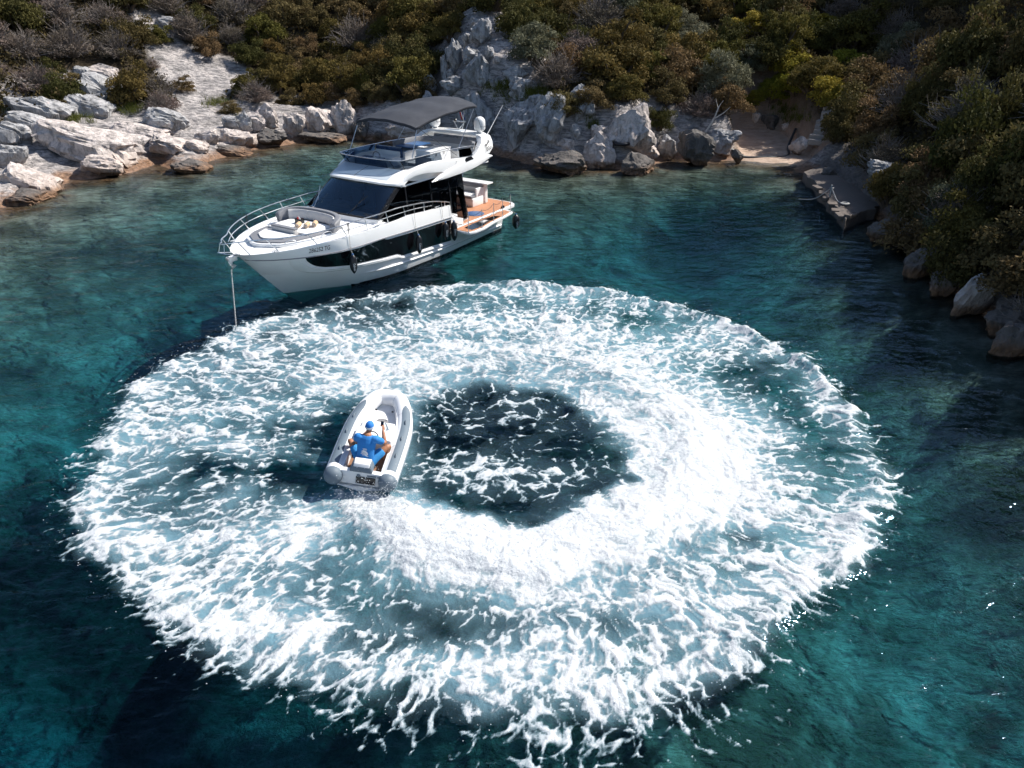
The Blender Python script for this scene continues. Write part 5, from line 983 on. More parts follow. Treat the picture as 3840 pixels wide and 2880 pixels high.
for box, lab, mat, kw in (
    ((230, 1060, 1210, 1320), 'longest pale limestone slab overhanging a black hollow on the left shore', 1, dict(deep=.45, tilt=7, rot=-12, lift=.25)),
    ((10, 790, 560, 985), 'grey slab with a pointed right end above the long pale slab', 0, dict(deep=.5, tilt=8)),
    ((20, 900, 380, 1100), 'grey block under the pointed slab at the left edge', 0, dict(tilt=10)),
    ((-60, 985, 235, 1190), 'fluted grey block cut by the left edge of the picture, the upper one', 0, dict()),
    ((-60, 1150, 172, 1350), 'fluted grey block cut by the left edge of the picture, the lower one', 0, dict(rot=20)),
    ((590, 610, 1000, 835), 'tilted smooth grey slab among the shrubs of the left slope', 0, dict(deep=.6, tilt=22)),
    ((720, 545, 975, 645), 'flat light slab just above the tilted slab of the left slope', 1, dict(deep=.6)),
    ((585, 530, 715, 645), 'small upright grey block beside the flat light slab', 0, dict()),
    ((1160, 890, 1560, 1090), 'big rounded grey boulder standing free on the left slabs', 0, dict(deep=.7, tilt=6)),
    ((1615, 1055, 1800, 1185), 'pinkish block between the free boulder and the low pair', 1, dict()),
    ((1800, 1050, 2110, 1205), 'wide pinkish block above the orange waterline shelf', 1, dict()),
    ((1840, 955, 1990, 1070), 'small grey boulder, left one of the pair behind the pinkish block', 0, dict()),
    ((1990, 925, 2195, 1090), 'round pale boulder, right one of the pair behind the pinkish block', 1, dict()),
    ((1550, 1160, 1715, 1260), 'dark-footed block at the end of the pale ledge', 1, dict()),
    ((600, 1290, 1010, 1480), 'pale rubble block in the shade below the long slab', 1, dict(deep=.5)),
    ((1400, 1315, 1710, 1440), 'brown shelf rock reaching into the water on the left shore', 2, dict(deep=.7, lift=-.1)),
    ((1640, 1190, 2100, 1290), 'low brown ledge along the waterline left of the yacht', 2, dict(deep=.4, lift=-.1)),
    ((-80, 1335, 430, 1570), 'broad pale slab sloping to the water at the left edge', 1, dict(deep=.7, tilt=8, lift=-.2)),
    ((-80, 1540, 370, 1700), 'lowest brown rock at the left edge, washed at its foot', 2, dict(deep=.7, lift=-.2)),
    ((1300, 130, 1560, 245), 'pair-shaped grey outcrop high on the left slope', 0, dict()),
    ((770, 80, 890, 165), 'small grey outcrop between the bare shrubs at the top left', 0, dict()),
    ((850, 1000, 1400, 1150), 'middle pale ledge behind the long slab of the left shore', 1, dict(deep=.5, tilt=6)),
    ((1150, 1130, 1620, 1290), 'pale step of rock running towards the water right of the long slab', 1, dict(deep=.5, tilt=8)),
    ((560, 790, 900, 960), 'grey-pink sheet of rock above the middle ledge', 0, dict(deep=.6, tilt=10))):
    x0, y0, x1, y1 = box; kw['deep'] = kw.get('deep', .6) * 1.35; kw['tilt'] = kw.get('tilt', 0) + 6; rk(C5, (x0 - 25, y0 + (y1 - y0) * .2, x1 + 25, y1), lab, mat, group=LS, sink=.5, boxy=.55, **kw)
BS = 'rocks on the shore behind the yacht'; D0 = lambda a, b: (a, b)
for box, lab, mat, kw in (
    ((505, 245, 550, 285), 'small angular boulder left of the round pair behind the yacht bow', 0, dict()),
    ((555, 238, 610, 282), 'round boulder behind the yacht bow, left one of two', 1, dict()),
    ((605, 252, 660, 300), 'round boulder behind the yacht bow, right one of two', 1, dict()),
    ((640, 232, 730, 292), 'long sunlit block behind the yacht, its face tinted pink', 1, dict(tilt=10)),
    ((715, 236, 775, 296), 'block touching the yacht bimini from behind', 1, dict(tilt=12)),
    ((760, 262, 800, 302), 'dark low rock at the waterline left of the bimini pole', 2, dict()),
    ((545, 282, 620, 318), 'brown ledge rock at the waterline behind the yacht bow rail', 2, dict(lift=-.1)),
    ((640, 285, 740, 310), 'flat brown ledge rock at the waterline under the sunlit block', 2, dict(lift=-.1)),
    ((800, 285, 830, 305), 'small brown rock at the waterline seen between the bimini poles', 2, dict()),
    ((840, 268, 920, 308), 'pink-topped rock seen under the front of the bimini', 1, dict()),
    ((900, 215, 960, 290), 'shaded block behind the bimini top', 0, dict())):
    rk(D0, box, lab, mat, group=BS, **kw)
MS = 'blocks of the pale crag'
for box, lab, mat, kw in (
    ((600, 215, 800, 400), 'topmost broad block of the pale crag', 0, dict(facets=13, deep=1.1)), ((560, 150, 680, 250), 'small jagged block on the very top of the crag', 0, dict(deep=1.2)), ((515, 280, 625, 395), 'narrow block left of the crag top', 0, dict()), ((375, 395, 535, 610), 'rounded upright block on the left shoulder of the crag', 0, dict()),
    ((325, 450, 405, 705), 'thin upright block at the left edge of the crag', 0, dict()), ((500, 400, 705, 530), 'block just below the narrow neck of the crag', 0, dict()), ((510, 480, 790, 740), 'largest central block of the crag', 0, dict(facets=13)),
    ((620, 550, 770, 735), 'fluted block right of the crag centre', 0, dict()), ((735, 640, 840, 765), 'small upright block above the grassy ledge', 0, dict()), ((690, 395, 800, 520), 'dark-sided block right of the crag neck', 0, dict()),
    ((840, 560, 1065, 705), 'broad block on the right shoulder of the crag', 0, dict()), ((750, 505, 860, 585), 'small white block high on the right shoulder of the crag', 1, dict()), ((880, 650, 1110, 800), 'fluted wide block right of the grassy ledge', 0, dict()),
    ((900, 720, 1090, 835), 'block under the fluted wide block', 0, dict()), ((1060, 790, 1225, 900), 'free boulder on top of the shaded cliff', 0, dict()), ((165, 660, 330, 795), 'round fluted boulder standing free left of the crag', 0, dict()),
    ((330, 690, 620, 795), 'low grey ledge at the left foot of the crag', 0, dict(deep=.5)), ((380, 580, 470, 670), 'small round block in the crag cleft', 0, dict())):
    rk(C6, box, lab, mat, group=MS, **kw)
CS = 'rocks of the cliff beside the yacht stern'
for box, lab, mat, kw in (
    ((480, 845, 860, 1190), 'shaded cliff block directly behind the yacht radomes', 0, dict(deep=.7, facets=13)), ((820, 870, 1180, 1220), 'middle shaded cliff block right of the yacht stern', 0, dict(deep=.7, facets=13)), ((1080, 895, 1430, 1235), 'cliff block sloping down to the right, streaked white', 0, dict(deep=.7, tilt=14, facets=13)),
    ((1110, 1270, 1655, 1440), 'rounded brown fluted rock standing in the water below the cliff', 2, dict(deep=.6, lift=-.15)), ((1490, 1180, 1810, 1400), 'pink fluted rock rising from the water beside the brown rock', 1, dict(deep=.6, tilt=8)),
    ((1520, 1070, 1840, 1290), 'pink upper rock behind the fluted one', 1, dict(tilt=12)), ((1640, 915, 2110, 1300), 'long pink sloping slab left of the black tyre', 1, dict(deep=.5, tilt=28, facets=13)), ((1890, 1180, 2180, 1350), 'pink block at the right end of the cliff', 1, dict()),
    ((1800, 1300, 2135, 1450), 'brown sea-washed rock at the right foot of the cliff', 2, dict(lift=-.15)), ((1300, 1190, 1475, 1290), 'flat-topped pink block in the hollow below the cliff', 1, dict()), ((1400, 1070, 1525, 1200), 'orange-spotted block behind the flat-topped one', 0, dict()),
    ((1425, 740, 1595, 865), 'pale block half hidden under the shrubs above the cliff', 0, dict()), ((1480, 880, 1655, 1040), 'shaded boulder in the gully above the cliff', 0, dict()), ((1425, 900, 1540, 1085), 'pale rib of rock beside the shaded boulder', 0, dict(tilt=15))):
    rk(C6, box, lab, mat, group=CS, **kw)
ES = 'rocks around the beach'
for box, lab, mat, kw in (((380, 750, 585, 875), 'large grey boulder at the left side of the beach', 0, dict()), ((105, 780, 235, 925), 'grey block with a red paint mark left of the beach', 0, dict()), ((215, 790, 465, 960), 'broken grey rock left of the beach boulder', 2, dict(tilt=15)),
    ((525, 870, 600, 945), 'dark rounded rock where the pipe leaves the shore', 2, dict()), ((635, 660, 695, 735), 'upright pink stone at the back of the beach', 1, dict()), ((820, 715, 870, 750), 'small pink stone at the foot of the steps', 1, dict()), ((690, 660, 830, 740), 'low earth-coloured rock behind the beach', 2, dict()),
    ((860, 790, 960, 900), 'reddish block at the right side of the beach', 1, dict()), ((970, 1030, 1020, 1080), 'small rock at the start of the jetty', 2, dict()), ((1050, 970, 1140, 1050), 'dark rough rock lying on the jetty', 2, dict()), ((1300, 950, 1560, 1090), 'grey rock face in the shade above the jetty', 0, dict()), ((1480, 1250, 1720, 1420), 'shaded grey rock right of the jetty end', 0, dict())):
    rk(C7, box, lab, mat, group=ES, **kw)
RS = 'rocks along the right shore'
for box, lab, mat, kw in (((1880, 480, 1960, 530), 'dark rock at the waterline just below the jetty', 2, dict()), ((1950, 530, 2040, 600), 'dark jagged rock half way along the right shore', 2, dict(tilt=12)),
    ((2060, 600, 2140, 685), 'palest rock of the right shore', 0, dict(tilt=14)), ((2000, 590, 2070, 640), 'low sea-washed rock left of the palest one', 2, dict()), ((2130, 640, 2260, 730), 'tall dark rock at the right edge of the picture', 2, dict(rot=25)), ((2150, 700, 2260, 770), 'lowest rock of the right shore, washed at its foot', 2, dict())):
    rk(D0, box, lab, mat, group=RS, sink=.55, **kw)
# ------------------------------------------------------------------ jetty, steps, pipe, tyre and other small things on shore
M_CONC = plain('weathered_concrete', (.12, .098, .085), .9, var=.5, scale=3, bump=1.0, bscale=5); M_STONE = plain('step_stone', (.27, .25, .235), .9, var=.3, scale=3, bump=.8, bscale=8); M_PIPE = plain('black_pipe', (.03, .033, .038), .45); M_DRIFT = plain('bleached_driftwood', (.55, .50, .45), .8)
def atz_(px, py, z): r_ = pray(px, py); t = (z - CAMH) / r_[2]; return Vector((r_[0] * t, r_[1] * t, z))
jt = empty('jetty', atz_(1828, 455, 0)); tag(jt, 'low concrete jetty in the shade of the right slope', 'jetty')
jp = [atz_(*p, .62) for p in ((1738, 366), (1766, 398), (1792, 430), (1826, 466), (1860, 452), (1905, 440), (1892, 380), (1830, 338))]; jp = [p - jt.location for p in jp]; rj = random.Random(4); nj = len(jp)
jp2 = []
for i_ in range(nj):
    for f_ in (0, .2, .4, .6, .8): q_ = jp[i_].lerp(jp[(i_ + 1) % nj], f_); jp2.append(Vector((q_.x + rj.uniform(-.16, .16), q_.y + rj.uniform(-.16, .16), q_.z)))
n2_ = len(jp2)
jb = MB(); jb.add([(p.x, p.y, -1.2) for p in jp2] + [(p.x, p.y, .52) for p in jp2], [tuple(range(n2_ - 1, -1, -1)), tuple(range(n2_, 2 * n2_))] + [(i, (i + 1) % n2_, n2_ + (i + 1) % n2_, n2_ + i) for i in range(n2_)])
jb.build('slab', M_CONC, jt, bevel=.06)
for a, b in ((1, 2), (2, 3), (3, 4)):
    n_ = 3
    for k in range(n_):
        p = jp[a].lerp(jp[b], (k + .5) / n_); MB().box((p.x + rj.uniform(-.1, .1), p.y + rj.uniform(-.05, .2), .48 + rj.uniform(-.06, .05)), ((jp[b] - jp[a]).length / n_ * rj.uniform(.45, .75), rj.uniform(.25, .45), .2), rz=math.atan2(jp[b].y - jp[a].y, jp[b].x - jp[a].x) + rj.uniform(-.25, .25)).build('edge_stone', M_CONC, jt, bevel=.04)
po = atz_(1793, 424, .62); pm = MB().tube([po, po + Vector((0, 0, .55))], .05, 8).tube([po + Vector((-.12, 0, .4)), po + Vector((.12, 0, .4))], .025, 6).build('mooring_post', plain('galvanised_post', (.35, .36, .37), .5, metal=.6), None, True); tag(pm, 'short grey mooring post on the jetty edge', 'post')
r0 = po + Vector((0, 0, .42)); rp = MB().tube(cr([r0, atz_(1760, 429, .3), atz_(1725, 430, -.02)], 5), .02, 5).build('jetty_rope', M_LINE, None, True); tag(rp, 'pale rope running from the mooring post down into the water', 'rope')
cl = atz_(1826, 440, .64); rp2 = MB().tube([cl + Vector((.22 * math.cos(a) * (1 - a / 40), .22 * math.sin(a) * (1 - a / 40), .01 + a * .002)) for a in np.linspace(0, 19, 60)], .022, 5).tube(cr([r0, (r0 + cl) / 2 + Vector((0, 0, -.25)), cl], 4), .02, 5).build('coiled_rope', M_LINE, None, True); tag(rp2, 'coil of pale rope lying on the jetty beside its post', 'rope')
stp = empty('stone_steps', Vector(ground(1768, 312))); tag(stp, 'flight of rough stone steps climbing from the beach into the shade', 'steps')
s_a = Vector(ground(1768, 314)); s_b = Vector(ground(1800, 256)); s_b.z = max(s_b.z, s_a.z + 1.7)
for k in range(8):
    p = s_a.lerp(s_b, k / 7) - s_a; MB().box((p.x, p.y, p.z + .05), (1.25 + .15 * math.sin(k * 2.1), (s_b - s_a).length / 7 * 1.5, .34), rz=math.atan2(s_b.y - s_a.y, s_b.x - s_a.x) - math.pi / 2 + .06 * math.sin(k * 3)).build('step', M_STONE, stp, bevel=.05)
pp = [Vector(ground(1528, 314)) + Vector((0, 0, .35)), Vector(ground(1560, 326)) + Vector((0, 0, .25)), Vector(ground(1586, 335)) + Vector((0, 0, .12)), atz_(1608, 339, .09), atz_(1650, 340, .07), atz_(1700, 337, .08), Vector(ground(1702, 322)) + Vector((0, 0, .15)), Vector(ground(1716, 294)) + Vector((0, 0, .35))]
tag(MB().tube(cr(pp, 6), .085, 8).build('black_pipe', M_PIPE, None, True), 'long black pipe lying across the front of the beach', 'pipe')
tyc = Vector(ground(1341, 338)); ty = MB(); rg = []
for k in range(28):
    a = k * 2 * math.pi / 28; rg.append([Vector((tyc.x + math.cos(a) * (.42 + .12 * math.cos(q)), tyc.y - .3 + math.sin(a) * (.42 + .12 * math.cos(q)), tyc.z + .45 + .11 * math.sin(q))) for q in np.linspace(0, 2 * math.pi, 11)[:-1]])
rg.append(rg[0]); ty.loft(rg, cap=False); tag(ty.build('old_tyre', M_BLACK, None, True), 'old black tyre lying on the pink rocks', 'tyre')
pk = Vector(ground(1348, 335)); tag(MB().tube([pk + Vector((0, 0, .2)), pk + Vector((.03, 0, 1.5))], .03, 6).build('iron_pole', plain('rusty_pole', (.22, .2, .19), .6), None, True), 'thin iron pole standing in the rocks beside the tyre', 'pole')
db = Vector(ground(1523, 292)); mb = MB(); mb.tube(cr([db, db + Vector((.5, .2, .8)), db + Vector((.75, .3, 1.5)), db + Vector((1.0, .3, 1.9))], 4), [.07] * 5 + [.05] * 4 + [.02] * 4, 6)
mb.tube([db + Vector((.5, .2, .8)), db + Vector((1.1, .3, 1.15)), db + Vector((1.5, .35, 1.5))], [.04, .03, .012], 5).tube([db + Vector((.72, .3, 1.4)), db + Vector((.5, .3, 2.0))], [.03, .01], 5)
tag(mb.build('bleached_branch', M_DRIFT, None, True), 'bleached bare branch sticking up left of the beach', 'branch')
# ------------------------------------------------------------------ shrubs and trees
def mat_leaf(name, lo, hi, trans=.25):
    m, nt, ns, ln, p = nodes(name); p.inputs['Roughness'].default_value = .85; p.inputs['Specular IOR Level'].default_value = .12
    oi = N(nt, 'ShaderNodeObjectInfo'); at = N(nt, 'ShaderNodeAttribute', attribute_name='tone')
    c = mixc(nt, at.outputs['Fac'], lo, hi); hs = N(nt, 'ShaderNodeHueSaturation'); ln.new(c, hs.inputs['Color'])
    ln.new(mapr(nt, oi.outputs['Random'], 0, 1, .47, .53), hs.inputs['Hue']); ln.new(mapr(nt, oi.outputs['Random'], 0, 1, 1.25, .75), hs.inputs['Value'])
    ln.new(hs.outputs[0], p.inputs['Base Color'])
    if trans:
        tr = N(nt, 'ShaderNodeBsdfTranslucent'); ln.new(hs.outputs[0], tr.inputs['Color']); mx = N(nt, 'ShaderNodeMixShader'); mx.inputs[0].default_value = trans; ln.new(p.outputs[0], mx.inputs[1]); ln.new(tr.outputs[0], mx.inputs[2]); ln.new(mx.outputs[0], ns['Material Output'].inputs[0])
    return m
def leaves(C, Rr, per, size, g, flat=.75, aspect=.5):
    """leaf blades spread through lobes: centres, radii"""
    n = len(C) * per; ci = np.repeat(np.arange(len(C)), per)
    u = g.normal(0, 1, (n, 3)); u /= np.linalg.norm(u, axis=1)[:, None]; u[:, 2] = np.where(u[:, 2] < -.3, -u[:, 2], u[:, 2])
    rad = Rr[ci] * (g.random(n) ** .33) * g.uniform(.82, 1.12, n)
    P = C[ci] + u * rad[:, None] * np.array([1, 1, flat])
    d = g.normal(0, 1, (n, 3)) + u * .6; d /= np.linalg.norm(d, axis=1)[:, None]; w = np.cross(d, u + g.normal(0, .5, (n, 3))); w /= np.maximum(np.linalg.norm(w, axis=1), 1e-6)[:, None]
    s = size * g.uniform(.6, 1.35, n)[:, None]
    V = np.stack([P - d * s * .5, P + w * s * aspect * .5, P + d * s * .5, P - w * s * aspect * .5], 1).reshape(-1, 3); Q = np.arange(4 * n).reshape(-1, 4)
    lt = g.random(len(C)); tone = np.clip(.55 * lt[ci] + .45 * g.random(n), 0, 1)
    return V, Q, np.repeat(tone, 4)
def limbs(C, g, r0=.07):
    mb = MB()
    for c in C[g.permutation(len(C))[:9]]:
        b = Vector((g.normal(0, .05), g.normal(0, .05), -.12)); t = Vector(c); m_ = b.lerp(t, .5) + Vector((g.normal(0, .08), g.normal(0, .08), .05)); mb.tube(cr([b, m_, t], 3), [float(q) for q in np.linspace(r0, .012, 7)], 5)
    return mb
M_BARK = plain('grey_brown_bark', (.10, .075, .055), .9, var=.3, scale=6)
KINDS = {  # name: leaf tones, leaf size, leaves per lobe, lobes, flatness
    'green_shrub': ('dark olive-green shrub', (0.0585, 0.0494, 0.0156), (0.195, 0.1534, 0.0442), .075, 250, 30), 'brown_shrub': ('rust-brown shrub', (.070, .054, .024), (.215, .160, .070), .075, 230, 28),
    'evergreen_tree': ('very dark evergreen tree', (0.0364, 0.0364, 0.013), (0.1365, 0.117, 0.039), .07, 260, 34), 'olive_tree': ('silvery grey-green olive tree', (0.0702, 0.0749, 0.0461), (0.2059, 0.2059, 0.1313), .065, 260, 30),
    'yellow_shrub': ('bright yellow-green shrub', (0.104, 0.104, 0.0125), (0.312, 0.2808, 0.0416), .085, 220, 24), 'heath_shrub': ('grey-brown thorny shrub', (0.091, 0.0715, 0.0572), (0.234, 0.1885, 0.1534), .05, 190, 26)}
PROTO = {}
def make_proto(kind, v):
    lab, lo, hi, size, per, nl = KINDS[kind]; g = np.random.default_rng(abs(hash_(kind)) % 9999 + v * 31)
    C = []
    while len(C) < nl:
        q = g.uniform(-1, 1, 3); q[2] = abs(q[2])
        if .25 < np.linalg.norm(q / np.array([1, 1, 1.0])) < .86: C.append(q * np.array([.80, .80, .95]))
    C = np.array(C); C[:nl // 4] *= g.uniform(1.05, 1.32, nl // 4)[:, None]; C[:, 2] = C[:, 2] * .95 + .12; Rr = g.uniform(.20, .36, nl)
    V, Q, tone = leaves(C, Rr, per, size, g); me = npmesh('crown', V, Q, MATL[kind], attrs={'tone': tone}, smooth=False)
    if kind == 'heath_shrub':
        tw = MB()
        for k in range(150):
            a = g.uniform(0, 6.28); el = g.uniform(.25, 1.5); l_ = g.uniform(.7, 1.12); d = Vector((math.cos(a) * math.cos(el), math.sin(a) * math.cos(el), math.sin(el))); mid = d * l_ * .5 + Vector((g.normal(0, .05), g.normal(0, .05), .06)); tw.tube([Vector((0, 0, .02)) + d * .1, mid, d * l_], [.014, .009, .004], 3, cap=False)
            for q in range(2): e = mid.lerp(d * l_, g.random()); tw.tube([e, e + d * .22 + Vector((g.normal(0, .12), g.normal(0, .12), g.normal(0, .1)))], [.007, .003], 3, cap=False)
        tr_o = tw.build('trunk', M_TWIG)
    else: tr_o = limbs(C, g).build('trunk', M_BARK, None, True)
    cm, tm = me.data, tr_o.data; bpy.data.objects.remove(me); bpy.data.objects.remove(tr_o); return cm, tm
def hash_(s): return sum((i + 3) * ord(c) * 7 for i, c in enumerate(s))
M_TWIG = plain('grey_twigs', (.17, .145, .13), .9, var=.25)
MATL = {k: mat_leaf('leaves_' + k, v[1], v[2], .12 if k == 'heath_shrub' else .22) for k, v in KINDS.items()}
for k in KINDS: PROTO[k] = [make_proto(k, v) for v in range(2)]
# places kept bare, as seen in the measured photograph
BARE = [[(-300, 210), (60, 205), (140, 232), (230, 245), (300, 235), (330, 250), (470, 262), (500, 236), (800, 230), (800, 330), (-300, 500)], [(275, 12), (340, 18), (395, 95), (470, 112), (540, 145), (545, 170), (490, 205), (430, 235), (395, 225), (330, 150), (300, 70)], [(145, 130), (255, 130), (275, 200), (230, 222), (150, 205)],
        [(1008, 25), (1075, 35), (1090, 90), (1150, 140), (1185, 205), (1235, 235), (1290, 270), (1400, 290), (1440, 380), (1150, 380), (1040, 340), (990, 230), (900, 215), (905, 165), (950, 95), (1000, 80)], [(1575, 278), (1625, 262), (1650, 238), (1730, 240), (1735, 265), (1800, 240), (1812, 255), (1800, 330), (1840, 350), (1890, 440), (1850, 490), (1780, 460), (1700, 365), (1580, 350)], [(1290, 300), (1500, 300), (1590, 260), (1600, 360), (1300, 390)]]
def inpoly(x, y, P):
    c = False
    for (x0, y0), (x1, y1) in zip(P, P[1:] + P[:1]):
        if (y0 > y) != (y1 > y) and x < (x1 - x0) * (y - y0) / (y1 - y0) + x0: c = not c
    return c
placed = []
def try_place(x, y, z, r, kind, force=False):
    if not force:
        px, py = pix((x, y, z))
        if px < -110 or px > 2330 or py < -40 or any(inpoly(px, py, P) for P in BARE): return False
        px2, py2 = pix((x, y, z + r * 1.3))
        if py2 > 40: return False if any(inpoly(px2, py2 + 10, P) for P in BARE[1:5]) and random.random() < .85 else try2(x, y, z, r, kind)
    return try2(x, y, z, r, kind, force)
def try2(x, y, z, r, kind, force=False):
    if not force:
        for q in placed:
            if math.hypot(q[0] - x, q[1] - y) < (q[3] + r) * .47: return False
    placed.append((x, y, z, r, kind)); return True
def kind_for(px, py, g):
    r_ = g.random()
    if px < 560: return 'heath_shrub' if r_ < .46 else 'brown_shrub' if r_ < .64 else 'green_shrub' if r_ < .84 else 'evergreen_tree'
    if px < 1000: return 'green_shrub' if r_ < .42 else 'brown_shrub' if r_ < .74 else 'evergreen_tree' if r_ < .95 else 'heath_shrub'
    if px < 1600: return 'green_shrub' if r_ < .45 else 'brown_shrub' if r_ < .66 else 'evergreen_tree' if r_ < .84 else 'olive_tree' if r_ < .91 else 'heath_shrub'
    if px < 1860 and py > 60: return 'yellow_shrub' if r_ < .36 else 'green_shrub' if r_ < .7 else 'evergreen_tree'
    return 'brown_shrub' if r_ < .50 else 'evergreen_tree' if r_ < .66 else 'green_shrub' if r_ < .76 else 'heath_shrub' if r_ < .95 else 'olive_tree'
# plants that can be told apart, by their foot
for px, py, r, kind in ((1560, 215, 2.3, 'olive_tree'), (1500, 120, 2.0, 'olive_tree'), (1610, 165, 1.7, 'olive_tree'), (1720, 205, 1.9, 'yellow_shrub'), (1665, 225, 1.7, 'yellow_shrub'), (1790, 190, 1.5, 'yellow_shrub'), (1700, 165, 2.2, 'yellow_shrub'), (1625, 235, 1.2, 'yellow_shrub'), (1820, 160, 1.9, 'yellow_shrub'), (1650, 150, 2.2, 'evergreen_tree'), (1750, 120, 2.4, 'evergreen_tree'), (1690, 110, 2.4, 'green_shrub'),
                        (1200, 190, 1.9, 'heath_shrub'), (1215, 250, 1.4, 'brown_shrub'), (1280, 240, 1.6, 'brown_shrub'), (1175, 120, 1.6, 'brown_shrub'), (90, 205, 2.0, 'heath_shrub'), (160, 130, 2.1, 'heath_shrub'), (260, 130, 1.9, 'heath_shrub'), (60, 130, 2.0, 'heath_shrub'), (130, 60, 2.2, 'heath_shrub'), (230, 60, 2.0, 'heath_shrub'),
                        (400, 200, 1.15, 'brown_shrub'), (330, 150, .8, 'heath_shrub'), (275, 188, .8, 'green_shrub'), (310, 200, .8, 'yellow_shrub'), (450, 120, 1.5, 'brown_shrub'), (500, 100, 1.5, 'heath_shrub'), (345, 95, 1.4, 'green_shrub'), (500, 245, 1.0, 'brown_shrub'), (530, 205, 1.3, 'green_shrub'), (2050, 500, 1.5, 'olive_tree'), (1920, 440, 1.3, 'green_shrub'), (1990, 440, 1.6, 'brown_shrub'), (2120, 470, 1.7, 'evergreen_tree')):
    x, y, z = ground(px, py); try_place(x, y, z, r, kind, True)
g_ = np.random.default_rng(12)
for k in range(19):
    y = 17.5 + k * 1.55; x = float(np.interp(y, [17, 20.5, 22.7, 25.7, 30.2, 33.4, 37, 41.3, 44.8, 48], [16.3, 16.2, 16.2, 15.9, 16.5, 16.8, 17.4, 17.6, 17.5, 17.4])) + g_.uniform(.3, 1.0) + (3.2 if 34.5 < y < 47 else 0); try_place(x, y, tz(x, y) - .15, g_.uniform(1.5, 2.1), ('brown_shrub', 'evergreen_tree', 'green_shrub', 'heath_shrub', 'brown_shrub')[k % 5], True); x += g_.uniform(2.0, 3.0); y += .8; try_place(x, y, tz(x, y) - .15, g_.uniform(1.9, 2.5), ('brown_shrub', 'evergreen_tree', 'brown_shrub')[k % 3], True)
cx_ = g_.uniform(-48, 48, 7500); cy2 = g_.uniform(16, 88, 7500); cz_, crk, cbc, cd_ = terrain(cx_, cy2)
cz_, cd_ = cz_[:], cd_
for x, y, z, d_, b_ in zip(cx_, cy2, cz_, cd_, cbc):
    if d_ < 1.0 or z < .5 or b_ > .25 or len(placed) >= 296: continue
    r = g_.uniform(1.7, 3.0) if y > 52 else g_.uniform(1.5, 2.5)
    if d_ < 4: r = min(r, .8 + (.35 if x < 15 else .55) * d_)
    if x < -9 and d_ < 14: r *= .72
    px, py = pix((x, y, z))
    try_place(float(x), float(y), float(z), r, kind_for(px, py, g_))
GN = {'green_shrub': 'olive-green shrubs of the slopes', 'brown_shrub': 'rust-brown shrubs of the slopes', 'evergreen_tree': 'dark evergreens of the slopes', 'olive_tree': 'silvery olive trees', 'yellow_shrub': 'bright yellow-green shrubs', 'heath_shrub': 'bare thorny shrubs'}
def zone(px): return 'on the left slope' if px < 560 else 'behind the yacht' if px < 1000 else 'between the pale crag and the beach' if px < 1600 else 'above the beach' if px < 1860 else 'on the right slope'
def ordn(n): return '%d%s' % (n, 'th' if 10 < n % 100 < 14 else {1: 'st', 2: 'nd', 3: 'rd'}.get(n % 10, 'th'))
rec = sorted([(pix((x, y, z + r * .6))[0], x, y, z, r, k) for x, y, z, r, k in placed]); cnt = {}
seen_ = {}
for px, x, y, z, r, k in rec:
    inview = -40 < px < 2252
    zn = zone(px); key = (k, zn)
    if inview: cnt[key] = cnt.get(key, 0) + 1
    e = empty(k, (x, y, z - .08), (0, 0, g_.uniform(0, 6.28))); cm, tm = PROTO[k][int(g_.integers(0, 2))]
    tall = (1.0 if k in ('heath_shrub', 'brown_shrub', 'yellow_shrub') else 1.2) * (1.25 if x > 17 and y < 50 else 1)
    e.scale = (r, r * g_.uniform(.9, 1.1), r * tall * g_.uniform(.85, 1.1))
    for n_, me in (('crown', cm), ('trunk', tm)): o = bpy.data.objects.new(n_, me); COL.objects.link(o); o.parent = e
    lab = '%s %s, %s such from the left' % (KINDS[k][0], zn, ordn(cnt.get(key, 1))) if inview else '%s beyond the edge of the picture' % KINDS[k][0]
    tag(e, lab, 'tree' if k.endswith('tree') else 'shrub', GN[k])
pass
# ---- undergrowth between them, and grass on the ledges
g2 = np.random.default_rng(3); n = 460000
ux = g2.uniform(-46, 46, n); uy = g2.uniform(16, 90, n); uz, urk, ubc, ud = terrain(ux, uy)
upx = 1106 + CF * ux / (uy * math.cos(CTH) + (CAMH - uz) * math.sin(CTH)); upy = 829.5 + CF * (-uy * math.sin(CTH) - (uz - CAMH) * math.cos(CTH)) / (uy * math.cos(CTH) + (CAMH - uz) * math.sin(CTH))
patch = fbm(ux * .35, uy * .35, 3, 301)
ok = (ud > np.where(ux > 14, .7, 1.0)) & (ubc < .2) & (upx > -120) & (upx < 2330) & (upy > -150) & ((urk < .55) | ((ux > 15.5) & (uy < 47))) & (patch > -.35)
for P in BARE[1:5]: ok &= poly_sd(upx, upy, P) < -4
ux, uy, uz = ux[ok], uy[ok], uz[ok]; n = len(ux)
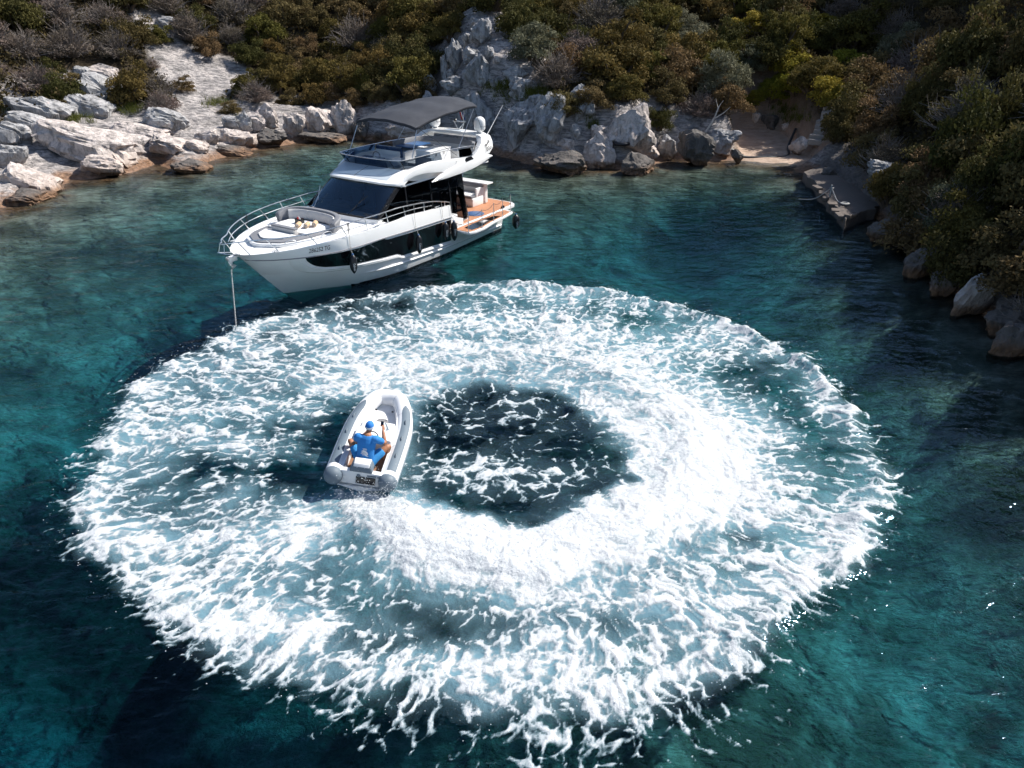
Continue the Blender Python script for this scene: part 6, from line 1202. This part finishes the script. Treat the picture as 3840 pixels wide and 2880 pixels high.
hh = g2.random(n) ** .8 * (.25 + 1.5 * sstep(-.15, .45, fbm(ux * .8, uy * .8, 3, 311))) ; base = np.stack([ux, uy, uz + hh], -1); d = g2.normal(0, 1, (n, 3)); d[:, 2] = np.abs(d[:, 2]) + .2; d /= np.linalg.norm(d, axis=1)[:, None]; w = np.cross(d, g2.normal(0, 1, (n, 3))); w /= np.linalg.norm(w, axis=1)[:, None]; s = g2.uniform(.12, .30, n)[:, None]
V = np.stack([base - d * s * .5, base + w * s * .3, base + d * s * .5, base - w * s * .3], 1).reshape(-1, 3)
ug = npmesh('undergrowth', V, np.arange(4 * n).reshape(-1, 4), mat_leaf('undergrowth_leaves', (.03, .025, .012), (.12, .085, .038), .15), attrs={'tone': np.repeat(g2.random(n), 4)}, smooth=False); tag(ug, 'low brown and green scrub covering the ground between the shrubs', 'undergrowth', kind='stuff')
GV = []; GT = []
for px, py, wpx, dpx, cnt_ in ((1150, 205, 60, 10, 900), (1085, 200, 50, 10, 700), (1130, 222, 70, 6, 500), (285, 240, 30, 10, 500), (165, 262, 40, 10, 450), (300, 215, 40, 14, 500), (30, 235, 50, 12, 500), (1280, 275, 20, 14, 300), (1720, 262, 40, 12, 600), (1690, 245, 40, 8, 500), (470, 225, 40, 8, 400), (530, 262, 40, 8, 400)):
    for k in range(cnt_ // 12):
        x, y, z = ground(px + g2.normal(0, wpx * .45), py + g2.normal(0, dpx * .5)); z = max(z, tz(x, y))
        for q in range(12):
            bx_ = np.array([x + g2.normal(0, .12), y + g2.normal(0, .12), z]); ln_ = g2.uniform(.25, .5); tp2 = bx_ + np.array([g2.normal(0, .12), g2.normal(0, .12), ln_]); sd2 = np.array([math.cos(q), math.sin(q), 0]) * .014
            GV += [bx_ - sd2, bx_ + sd2, tp2]; GT += [g2.random()] * 3
tag(npmesh('grass', np.array(GV), np.arange(len(GV)).reshape(-1, 3), mat_leaf('grass_blades', (.07, .085, .015), (.20, .20, .05), .25), attrs={'tone': GT}, smooth=False), 'tufts of yellow-green grass on the ledges of the rocks', 'grass', kind='stuff')
